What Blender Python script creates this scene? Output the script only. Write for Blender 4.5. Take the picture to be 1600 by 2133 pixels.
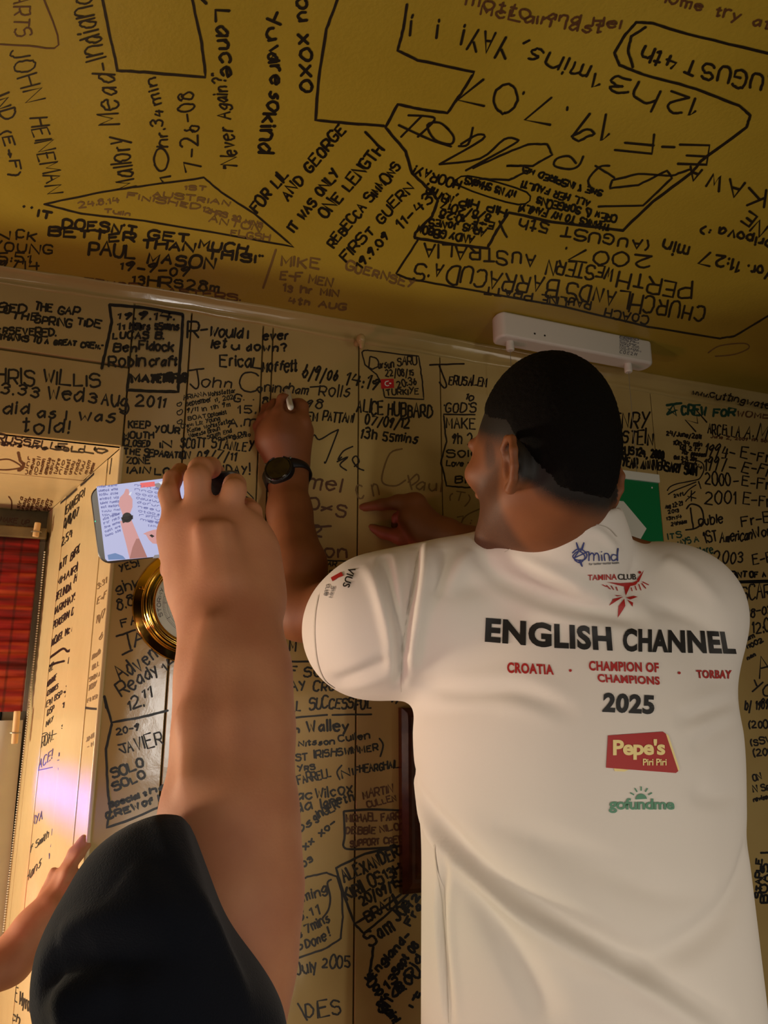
import bpy, bmesh, math, random
import numpy as np
from mathutils import Vector, Matrix
from mathutils.bvhtree import BVHTree
random.seed(7); np.random.seed(7)
for o in list(bpy.data.objects): bpy.data.objects.remove(o, do_unlink=True)
SC = bpy.context.scene; COL = SC.collection
# ------------------------------------------------------------ camera
FPX, PITCH, YAW = 1550.0, math.radians(13.5), math.radians(21.2)
CAM = Vector((0, -1.25, 1.5))
cd = bpy.data.cameras.new('camera'); cam = bpy.data.objects.new('camera', cd); COL.objects.link(cam)
cam.location = CAM; cam.rotation_euler = (math.pi/2 + PITCH, 0, -YAW)
cd.sensor_fit = 'VERTICAL'; cd.sensor_height = 36; cd.lens = FPX*36/2133; cd.clip_start = .02
SC.camera = cam
FW = Vector((math.sin(YAW)*math.cos(PITCH), math.cos(YAW)*math.cos(PITCH), math.sin(PITCH)))
RT = Vector((math.cos(YAW), -math.sin(YAW), 0)); UP = RT.cross(FW)
def ray(x, y): return FW + RT*((x-800)/FPX) - UP*((y-1066.5)/FPX)
def at(x, y, z): return CAM + ray(x, y)*z
# ------------------------------------------------------------ world, lights, exposure
w = bpy.data.worlds.new('world'); SC.world = w; w.use_nodes = True
w.node_tree.nodes['Background'].inputs[0].default_value = (.5, .42, .3, 1)
w.node_tree.nodes['Background'].inputs[1].default_value = .008
SC.view_settings.view_transform = 'Standard'; SC.view_settings.look = 'None'
SC.view_settings.gamma = 1; SC.view_settings.use_curve_mapping = False; SC.view_settings.exposure = -0.22
def area(name, loc, aim, size, power, col, sy=None):
    l = bpy.data.lights.new(name, 'AREA'); l.energy = power; l.color = col; l.size = size
    if sy: l.shape = 'RECTANGLE'; l.size_y = sy
    o = bpy.data.objects.new(name, l); COL.objects.link(o); o.location = loc
    o.rotation_euler = (Vector(aim)-Vector(loc)).to_track_quat('-Z', 'Y').to_euler(); return o
b_ = area('window_sill_lamp', (-1.15, .34, 1.25), (.1, -.1, 1.38), .2, 9.6, (1, .85, .60)); b_.data.spread = math.radians(130)
b_ = area('sleeve_fill', (-1.0, -.75, 1.15), (.3, -.3, 1.35), .2, 2.6, (1, .85, .66)); b_.data.spread = math.radians(80)  # fill light added to brighten the sleeve from the left
b_ = area('room_lamp', (.55, -2.0, .7), (.5, 0, .95), .7, 1.7, (1, .86, .68)); b_.data.spread = math.radians(70)
b_ = area('right_room_lamp', (1.9, -1.9, 1.15), (.6, -.4, 1.15), .6, 1.5, (1, .87, .70)); b_.data.spread = math.radians(80)
b_ = area('left_wall_fill', (-1.5, -2.6, 1.1), (.6, -.2, 1.1), .5, .9, (1, .86, .68)); b_.data.spread = math.radians(70)  # extra fill added to lift the wall, no known source
b_ = area('ceiling_side_lamp', (-.35, -1.5, 1.62), (-.1, -.9, 2.3), .25, .4, (1, .84, .60)); b_.data.spread = math.radians(130)
area('bar_lamp', (.325, -2.2, 1.377), (.12, 0, 1.45), .035, 3.6, (1, .96, .9), .40)
b_ = area('blue_patch_beam', (-1.10, -.02, 1.335), (-.0, .20, 1.33), .40, .38, (.02, .12, 1), .062); b_.data.spread = math.radians(5)  # narrow beam added to throw a blue glare patch on the reveal
b_ = area('pink_tint_fill', (-1.15, -.30, 1.02), (.0, .1, 1.25), .16, 2.2, (1, .28, .34)); b_.data.spread = math.radians(110)  # added pink fill, tints the lower reveal, arm and shirt side
b_ = area('red_patch_beam', (-1.05, .05, 1.08), (-.06, .33, 1.12), .09, .08, (1, .08, .12), .10); b_.data.spread = math.radians(6)  # small added beam standing in for the red glare low on the reveal
LIGHTS_EXTRA = True
# ------------------------------------------------------------ tagging
def tag(o, label=None, cat=None, group=None, kind=None):
    if label: o['label'] = label
    if cat: o['category'] = cat
    if group: o['group'] = group
    if kind: o['kind'] = kind
    return o
def empty(name, loc, label=None, cat=None, group=None):
    o = bpy.data.objects.new(name, None); COL.objects.link(o); o.location = loc; o.empty_display_size = .05
    return tag(o, label, cat, group)
def mesh_obj(name, verts, faces, mat, parent=None, smooth=False):
    me = bpy.data.meshes.new(name); me.from_pydata([tuple(v) for v in verts], [], faces); me.update()
    if mat: me.materials.append(mat)
    if smooth: me.polygons.foreach_set('use_smooth', [True]*len(me.polygons))
    o = bpy.data.objects.new(name, me); COL.objects.link(o)
    if parent:
        o.parent = parent; o.matrix_parent_inverse = parent_mat(parent).inverted()
    return o
def parent_mat(p):
    m = Matrix.LocRotScale(p.location, p.rotation_euler, p.scale)
    return (parent_mat(p.parent) @ p.matrix_parent_inverse @ m) if p.parent else m
def box(x0, x1, y0, y1, z0, z1):
    v = [(x, y, z) for x in (x0, x1) for y in (y0, y1) for z in (z0, z1)]
    return v, [(0,1,3,2),(4,6,7,5),(0,4,5,1),(2,3,7,6),(0,2,6,4),(1,5,7,3)]
def join_lists(items):
    V, F = [], []
    for v, f in items:
        n = len(V); V += list(v); F += [tuple(i+n for i in q) for q in f]
    return V, F
def bevel(o, wdt, seg=2):
    m = o.modifiers.new('bevel', 'BEVEL'); m.width = wdt; m.segments = seg; m.limit_method = 'ANGLE'
    o.data.polygons.foreach_set('use_smooth', [True]*len(o.data.polygons))
    m.harden_normals = True; return o
# ------------------------------------------------------------ materials
def lin(r, g, b): return tuple(((c/255+.055)/1.055)**2.4 if c > 10 else c/255/12.92 for c in (r, g, b)) + (1,)
def mat(name, col, rough=.5, metal=0, bump=None, var=None, emit=None, spec=.5, coat=0, attr=None, sss=0, sheen=0, alpha=None):
    """bump = [(scale, strength, distance)...]; var = (scale, second colour, amount)"""
    m = bpy.data.materials.new(name); m.use_nodes = True; nt = m.node_tree; b = nt.nodes['Principled BSDF']
    N = nt.nodes.new; L = nt.links.new
    b.inputs['Base Color'].default_value = col; b.inputs['Roughness'].default_value = rough
    b.inputs['Metallic'].default_value = metal; b.inputs['Specular IOR Level'].default_value = spec
    b.inputs['Coat Weight'].default_value = coat
    if sheen: b.inputs['Sheen Weight'].default_value = sheen
    if sss:
        b.inputs['Subsurface Weight'].default_value = sss; b.inputs['Subsurface Radius'].default_value = (.6, .25, .12)
        b.inputs['Subsurface Scale'].default_value = .012
    tc = N('ShaderNodeTexCoord'); out = None
    if var:
        nz = N('ShaderNodeTexNoise'); nz.inputs['Scale'].default_value = var[0]; nz.inputs['Detail'].default_value = 6
        L(tc.outputs['Object'], nz.inputs['Vector'])
        rp = N('ShaderNodeMapRange'); rp.inputs[1].default_value = .35; rp.inputs[2].default_value = .7
        rp.inputs[4].default_value = var[2]; L(nz.outputs['Fac'], rp.inputs[0])
        mx = N('ShaderNodeMix'); mx.data_type = 'RGBA'; L(rp.outputs[0], mx.inputs[0])
        mx.inputs[6].default_value = col; mx.inputs[7].default_value = var[1]; out = mx.outputs[2]
        L(out, b.inputs['Base Color'])
    if attr:  # blend towards a second colour with a painted mask (hair density)
        an = N('ShaderNodeAttribute'); an.attribute_name = attr[0]
        nz = N('ShaderNodeTexNoise'); nz.inputs['Scale'].default_value = attr[2]; nz.inputs['Detail'].default_value = 3
        L(tc.outputs['Object'], nz.inputs['Vector'])
        mu = N('ShaderNodeMath'); mu.operation = 'MULTIPLY_ADD'; L(an.outputs['Fac'], mu.inputs[0]); mu.inputs[1].default_value = 1.25
        sb = N('ShaderNodeMath'); sb.operation = 'SUBTRACT'; L(nz.outputs['Fac'], sb.inputs[0]); sb.inputs[1].default_value = .5
        s2 = N('ShaderNodeMath'); s2.operation = 'MULTIPLY'; L(sb.outputs[0], s2.inputs[0]); L(an.outputs['Fac'], s2.inputs[1])
        L(s2.outputs[0], mu.inputs[2]); mu.use_clamp = True
        mx = N('ShaderNodeMix'); mx.data_type = 'RGBA'; L(mu.outputs[0], mx.inputs[0])
        if out: L(out, mx.inputs[6])
        else: mx.inputs[6].default_value = col
        mx.inputs[7].default_value = attr[1]; L(mx.outputs[2], b.inputs['Base Color'])
    if bump:
        prev = None
        for sc, st, dist in bump:
            nz = N('ShaderNodeTexNoise'); nz.inputs['Scale'].default_value = sc; nz.inputs['Detail'].default_value = 3
            L(tc.outputs['Object'], nz.inputs['Vector'])
            bp = N('ShaderNodeBump'); bp.inputs['Strength'].default_value = st; bp.inputs['Distance'].default_value = dist
            L(nz.outputs['Fac'], bp.inputs['Height'])
            if prev: L(prev, bp.inputs['Normal'])
            prev = bp.outputs[0]
        L(prev, b.inputs['Normal'])
    if emit:
        b.inputs['Emission Color'].default_value = col; b.inputs['Emission Strength'].default_value = emit
        b.inputs['Base Color'].default_value = (0.01, .01, .01, 1)
    return m
M = {}
M['wall'] = mat('wall_paint', lin(188, 163, 106), .14, bump=[(420, .1, .0004), (14, .2, .004)], var=(5, lin(168, 140, 84), .7), spec=.5)
M['ceiling'] = mat('ceiling_paint', lin(178, 152, 52), .33, bump=[(180, .18, .002), (9, .2, .006)], var=(4, lin(160, 134, 40), .8))
M['reveal'] = mat('reveal_paint', lin(222, 200, 150), .22, bump=[(420, .15, .0005), (20, .2, .003)], var=(6, lin(205, 180, 128), .6))
M['ink'] = mat('marker_ink', lin(26, 18, 16), .45)
M['thick'] = mat('black_marker_ink', lin(14, 10, 12), .4)
M['brown'] = mat('brown_marker_ink', lin(92, 58, 34), .5)
M['faded'] = mat('faded_marker_ink', lin(120, 92, 52), .5)
M['green'] = mat('green_marker_ink', lin(24, 62, 48), .5)
M['violet'] = mat('violet_marker_ink', lin(70, 48, 110), .5)
M['red'] = mat('flag_red', lin(190, 24, 30), .5)
M['white'] = mat('white_print', lin(230, 226, 220), .5)
M['panelling'] = mat('dark_panelling', lin(82, 54, 34), .45, var=(6, lin(58, 36, 22), .8))
# ------------------------------------------------------------ the room
cx = [-3, -.192, .116, .485, 1.049, 1.493, 3.4]; cz = [2.160, 2.168, 2.181, 2.187, 2.190, 2.196, 2.21]
def zc(x): return float(np.interp(x, cx, cz))
bx = [-3, -.189, .118, .411, 1.041, 1.485, 3.4]; bz = [2.14, 2.142, 2.153, 2.150, 2.151, 2.149, 2.148]
WX, WZ = .020, 1.893           # window opening corner
RV = Vector((-.116-WX, .552, 0)); RVL = RV.length; RVd = RV.normalized(); RVn = Vector((-RVd.y, RVd.x, 0))
wall = empty('wall_back', (WX, 0, 0)); wall['kind'] = 'structure'
def wbox(name, a, m='wall', par=None, bv=0):
    o = mesh_obj(name, *box(*a), M[m], par)
    if bv: bevel(o, bv, 2)
    return o
WL = -1.5; SILL = .86
wbox('wall_core', (WX, 3.4, .012, .6, 0, 2.3), par=wall)
wbox('wall_core', (-3, WX, .012, .6, WZ+.012, 2.3), par=wall)
wbox('wall_core', (-3, WX, .012, .6, 0, SILL), par=wall)
wbox('wall_core', (-3, WL, .012, .6, SILL, WZ+.012), par=wall)
PY = -.004
seams = [.020, .117, .2455, .2640, .432, .604, 1.128, 1.49, 1.95, 2.5, 3.4]
for a, b in zip(seams[:-1], seams[1:]):
    wbox('panel', (a+.0012, b-.0012, PY, .012, 0.0, 2.17), par=wall, bv=.0012)
for a, b in ((-3, -2.1), (-2.1, -1.5)):
    wbox('panel', (a+.001, b-.001, PY, .012, 0, 2.03), par=wall, bv=.0012)
wbox('panel', (-1.5, WX, PY, .012, 0, SILL), par=wall, bv=.0012)
lz = 2.034
wbox('panel', (-1.5, WX-.001, PY, .012, WZ, lz-.003), par=wall, bv=.0015)
wbox('panel', (-3, WX-.001, PY-.003, .012, lz, 2.17), par=wall, bv=.002)
# cornice
def cornice_profile(x):
    t, b = zc(x)+.003, float(np.interp(x, bx, bz)); h = t-b
    return [(0.01, b), (-.007, b+.001), (-.0095, b+h*.16), (-.007, b+h*.24), (-.009, b+h*.42), (-.013, b+h*.62), (-.015, b+h*.72), (-.021, b+h*.78), (-.023, b+h*.88), (-.020, b+h), (.01, b+h)]
xs = [-3+i*.04 for i in range(161)]; V = []; F = []
for i, x in enumerate(xs):
    for j, (y, z) in enumerate(cornice_profile(x)):
        V.append((x, y+.0006*math.sin(x*37+j), z+.0010*math.sin(x*23+j)+.0006*math.sin(x*61)))
for i in range(len(xs)-1):
    for j in range(10): F.append((i*11+j, i*11+j+1, (i+1)*11+j+1, (i+1)*11+j))
trim = mesh_obj('trim_1', V, F, M['wall'], None, True); trim['kind'] = 'structure'
# ceiling, floor, other walls
V = [(x, y, zc(x)) for y in (-4.6, 0.02) for x in cx]; n = len(cx)
V += [(x, y, 2.4) for y in (-4.6, 0.02) for x in cx]
F = [(i, i+1, n+i+1, n+i) for i in range(n-1)] + [(2*n+i, 3*n+i, 3*n+i+1, 2*n+i+1) for i in range(n-1)]
ceil = mesh_obj('ceiling', V, F, M['ceiling']); ceil['kind'] = 'structure'
fl = wbox('floor', (-3, 3.4, -4.6, .6, -.05, 0)); fl.data.materials[0] = mat('dark_carpet', lin(70, 40, 32), .9, var=(30, lin(50, 30, 26), 1)); fl['kind'] = 'structure'
for nm, a in (('wall_left', (-3.1, -3, -4.6, .6, 0, 2.3)), ('wall_right', (3.4, 3.5, -4.6, .6, 0, 2.3)), ('wall_front', (-3.1, 3.5, -4.7, -4.6, 0, 2.3))):
    o = wbox(nm, a, 'panelling'); o['kind'] = 'structure'
# splayed window reveal, made of upright boards
rvw = empty('wall_window_reveal', (WX, 0, SILL)); rvw['kind'] = 'structure'
def rv_pt(s, z, off=0): return Vector((WX, 0, z)) + RVd*s + RVn*off
def plane_hit(x, y, p0, nrm):
    d = ray(x, y); t = (p0-CAM).dot(nrm)/d.dot(nrm); return CAM + d*t
def rv_s(x, y):
    p = plane_hit(x, y, Vector((WX, 0, 0)), RVn); return (p-Vector((WX, 0, 0))).dot(RVd)
ss = [0, rv_s(176, 1500), rv_s(132, 1500), rv_s(91, 1500), RVL]
sgn = 1 if RVn.dot(CAM-Vector((WX, 0, 0))) > 0 else -1
for i, (a, b) in enumerate(zip(ss[:-1], ss[1:])):
    off = [0, .001, 0, .001][i]*sgn
    P = [rv_pt(s, z, o) for s in (a+(.0015 if i else 0), b-.0015) for o in (-.012*sgn, off) for z in (SILL, WZ)]
    o = mesh_obj('plank', P, [(0,1,3,2),(4,6,7,5),(0,4,5,1),(2,3,7,6),(0,2,6,4),(1,5,7,3)], M['reveal'], rvw); bevel(o, .0015)
# corner bead
o = mesh_obj('corner_bead', *box(WX-.004, WX+.004, PY-.001, .006, SILL, WZ), M['reveal'], rvw); bevel(o, .003)
# soffit boards
sof = empty('wall_window_soffit', (-.7, .27, WZ)); sof['kind'] = 'structure'
ys = [0.0]
for py in (985, 1028): 
    d = ray(0, py); ys.append((CAM + d*((WZ-CAM.z)/d.z)).y)
ys.append(.552)
for i, (a, b) in enumerate(zip(ys[:-1], ys[1:])):
    z0 = WZ - [0, .0015, 0][i]
    xa = WX + RVd.x/RVd.y*a; xb = WX + RVd.x/RVd.y*b
    P = []
    for x, y in ((-1.5, a+.001), (xa, a+.001), (xb, b-.001), (-1.5, b-.001)): P += [(x, y, z0), (x, y, WZ+.012)]
    o = mesh_obj('plank', P, [(0,2,4,6),(1,7,5,3),(0,1,3,2),(2,3,5,4),(4,5,7,6),(6,7,1,0)], M['reveal'], sof); bevel(o, .0015)
# hairline crack pieces of dark filler between soffit and reveal
def strip(pts, wd, nrm, off, m, name, par):
    V = []; F = []
    for i, p in enumerate(pts):
        t = (pts[min(i+1, len(pts)-1)]-pts[max(i-1, 0)]).normalized(); s = t.cross(nrm).normalized()*wd/2
        V += [p-s+nrm*off, p+s+nrm*off]
    for i in range(len(pts)-1): F.append((2*i, 2*i+1, 2*i+3, 2*i+2))
    return mesh_obj(name, V, F, m, par)
gap = mat('dark_gap', lin(40, 28, 18), .9)
for a, b in ((.17, .27), (.30, .44)):
    strip([rv_pt(a, WZ-.006), rv_pt((a+b)/2, WZ-.0065), rv_pt(b, WZ-.006)], .005, RVn*sgn, .0016, gap, 'crack', rvw)
# sill
o = wbox('wall_window_sill', (-1.5, WX, -.012, .565, SILL-.03, SILL+.004), 'reveal'); o['kind'] = 'structure'; bevel(o, .004)
# window behind
M['pane'] = mat('night_glass', (.55, .6, .58, 1), .12, spec=.6)
M['frame'] = mat('old_window_paint', lin(120, 104, 66), .4, var=(20, lin(80, 66, 44), .7))
M['pale'] = mat('pale_window_paint', lin(196, 200, 184), .4)
win = empty('window_1', (-.7, .6, SILL)); win['kind'] = 'structure'
wbox('frame_head', (-1.5, -.10, .56, .62, 1.835, WZ+.012), 'frame', win, .003)
wbox('frame_jamb', (-.165, -.10, .57, .62, SILL, 1.835), 'pale', win, .004)
wbox('frame_jamb', (-.215, -.175, .58, .62, SILL, 1.835), 'pale', win, .004)
wbox('frame_rail', (-1.5, -.10, .57, .62, SILL, .94), 'pale', win, .004)
wbox('frame_rail', (-1.5, -.17, .585, .61, 1.35, 1.39), 'pale', win, .004)
wbox('pane', (-1.5, -.17, .596, .60, .94, 1.835), 'pane', win)
wbox('frame_jamb', (-1.5, -1.42, .57, .62, SILL, 1.835), 'pale', win, .004)

# ------------------------------------------------------------ handwriting
G = dict(A="022942|1535",B="0209|~093948473606|~063645433202",C="~4839190704123243",D="0209|~092947442202",E="49090242|0636",F="490902|0636",
G="~4839190704123243|434525",H="0209|4249|0646",I="0209",J="~3934221203",K="0209|4905|1642",L="090242",M="0209244942",N="02094249",
O="~190704123244473919",P="0209|~093948463505",Q="~190704123244473919|2442",R="0209|~093948463505|2542",S="~483919080716364543321203",
T="0949|2922",U="~090412324449",V="092249",W="0912273249",X="0942|4902",Y="0926|4912",Z="09490242",
a="~36271604122335|3732",b="0902|~0517273634221203",c="~36270604122233",d="3932|~36271604122335",e="~053536270604122233",f="~39291712|0737",
g="~36271604132335|~3731201001",h="0902|~0517273632",i="0702|0809",j="~171100|1819",k="0902|3704|1532",l="0902",m="0702|~06172622|~2637474642",
n="0702|~0517273632",o="~170604122234362717",p="0700|~0517273634221203",q="3730|~36271604122335",r="0702|~051727",s="~372716152534221203",
t="~19131223|0727",u="~0704122234|3732",v="071237",w="0712253247",x="0732|3702",y="0713|3700",z="07370232")
G.update({'0':"~190704122234372919",'1':"071912",'2':"~081929383602|0242",'3':"~0819293716|~1626342203",'4':"190545|3832",'5':"390906|~062634332203",
'6':"~291504122234352605",'7':"094912",'8':"~19081727382919|~1704031222342717",'9':"~38291807162738|3812",'.':"0203",',':"1200",'-':"0535",'!':"0904|0203",
'?':"~081929372524|2223","'":"0908",'"':"0908|1918",':':"0203|0506",'/':"0039",'(':"~19070410",')':"~09171400",'&':"~4218192907031242",'+':"0545|2327",
'*':"~220407182738474422",'@':"022942064602",'>':"0545|264524",'^':"2209|092209|1729",'_':"0242"})
def glyph(c):
    out = []
    for s in G[c].split('|'):
        sm = s[0] == '~'; s = s.lstrip('~')
        p = [(int(s[i]), int(s[i+1])) for i in range(0, len(s), 2)]
        if sm and len(p) > 2: p = smooth_line(p, 3)
        out.append(p)
    return out
def smooth_line(p, n=3):
    r = []
    closed = p[0] == p[-1]
    for i in range(len(p)-1):
        p0 = p[i-1] if i else (p[-2] if closed else p[0]); p1, p2 = p[i], p[i+1]
        p3 = p[i+2] if i+2 < len(p) else (p[1] if closed else p[-1])
        for k in range(n):
            t = k/n
            r.append(tuple(.5*(2*b+(c-a)*t+(2*a-5*b+4*c-d)*t*t+(-a+3*b-3*c+d)*t**3) for a, b, c, d in zip(p0, p1, p2, p3)))
    r.append(p[-1]); return r
GL = {c: glyph(c) for c in G}
GW = {c: max(x for s in GL[c] for x, y in s) for c in G}
def text_strokes(txt, x0, y0, x1, y1, h, jit=1.0, slant=None, upright=False):
    """polylines of a hand-written line whose baseline runs (x0,y0)-(x1,y1)"""
    L = math.hypot(x1-x0, y1-y0); dx, dy = (x1-x0)/L, (y1-y0)/L; ux, uy = (dy, -dx) if not upright else (.10, -1.0)
    if slant is None: slant = random.uniform(-.06, .16)
    adv = [(3.8 if c == ' ' else GW[c]+1.5) for c in txt]; tot = sum(adv)-1.5
    sx = L/tot if tot > .6 else h/8; sy = h/7.0; pos = 0; out = []
    for c, a in zip(txt, adv):
        if c != ' ':
            gw = GW[c]; ang = random.gauss(0, .07)*jit; sc = 1+random.gauss(0, .09)*jit; oy = random.gauss(0, .35)*jit
            for s in GL[c]:
                q = []
                for gx, gy in s:
                    lx = (gx-gw/2)*sx*sc; ly = (gy-2)*sy*sc
                    lx += slant*ly + random.gauss(0, .10)*jit*h/7; ly += random.gauss(0, .12)*jit*h/7
                    rx = lx*math.cos(ang)-ly*math.sin(ang)*.6; ry = ly + lx*math.sin(ang)
                    X = (pos+gw/2)*sx + rx; Y = ry + oy*sy
                    q.append((x0+dx*X+ux*Y, y0+dy*X+uy*Y))
                out.append(q)
        pos += a
    return out
def hit_wall(Y):
    def f(x, y): d = ray(x, y); return CAM + d*((Y-CAM.y)/d.y)
    return f, Vector((0, -1, 0))
def hit_ceiling(x, y):
    d = ray(x, y); z = 2.18
    for _ in range(4):
        p = CAM + d*((z-CAM.z)/d.z); z = zc(p.x)
    return p
SURF = dict(W=hit_wall(PY), U=hit_wall(PY-.003), K=hit_wall(-.016), C=(hit_ceiling, Vector((0, 0, -1))),
            R=(lambda x, y: plane_hit(x, y, Vector((WX, 0, 0)), RVn), RVn*sgn),
            S=(lambda x, y: plane_hit(x, y, Vector((0, 0, WZ)), Vector((0, 0, 1))), Vector((0, 0, -1))),
            H=(lambda x, y: plane_hit(x, y, Vector((0, .56, 0)), Vector((0, 1, 0))), Vector((0, -1, 0))))
layer = [0]
def ribbons(name, groups, surf, parent, eps=.0003):
    """groups: list of (polyline in photo pixels, width px, material); drawn flat on its surface"""
    fn, nrm = surf; mats = []; V = []; F = []; MI = []
    for pl, wd, mk in groups:
        if mk not in mats: mats.append(mk)
        mi = mats.index(mk); layer[0] = (layer[0]+1) % 5; e = eps + layer[0]*.00004
        P = [Vector(p) for p in pl]
        P = [p for i, p in enumerate(P) if i == 0 or (p-P[i-1]).length > .15]
        if len(P) < 2: P = [P[0], P[0]+Vector((.6, .6))]
        r = wd*.58; n0 = len(V); pts = []
        n = len(P); left = []; right = []
        for i, p in enumerate(P):
            t = (P[min(i+1, n-1)]-P[max(i-1, 0)])
            t = t.normalized() if t.length > 1e-6 else Vector((1, 0)); s = Vector((-t.y, t.x))
            rr = r*(1+random.uniform(-.1, .1)); left.append(p+s*rr); right.append(p-s*rr)
        t0 = (P[0]-P[1]).normalized(); t1 = (P[-1]-P[-2]).normalized()
        pts = [P[0]+t0*r*.8] + [q for i in range(n) for q in (left[i], right[i])] + [P[-1]+t1*r*.8]
        V += [fn(q.x, q.y)+nrm*e for q in pts]
        F.append((n0, n0+1, n0+2)); MI.append(mi)
        for i in range(n-1):
            a = n0+1+2*i; F.append((a, a+2, a+3, a+1)); MI.append(mi)
        F.append((n0+2*n-1, n0+2*n+1, n0+2*n)); MI.append(mi)
    o = mesh_obj(name, V, F, None, parent)
    for k in mats: o.data.materials.append(M[k])
    o.data.polygons.foreach_set('material_index', MI); return o
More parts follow.
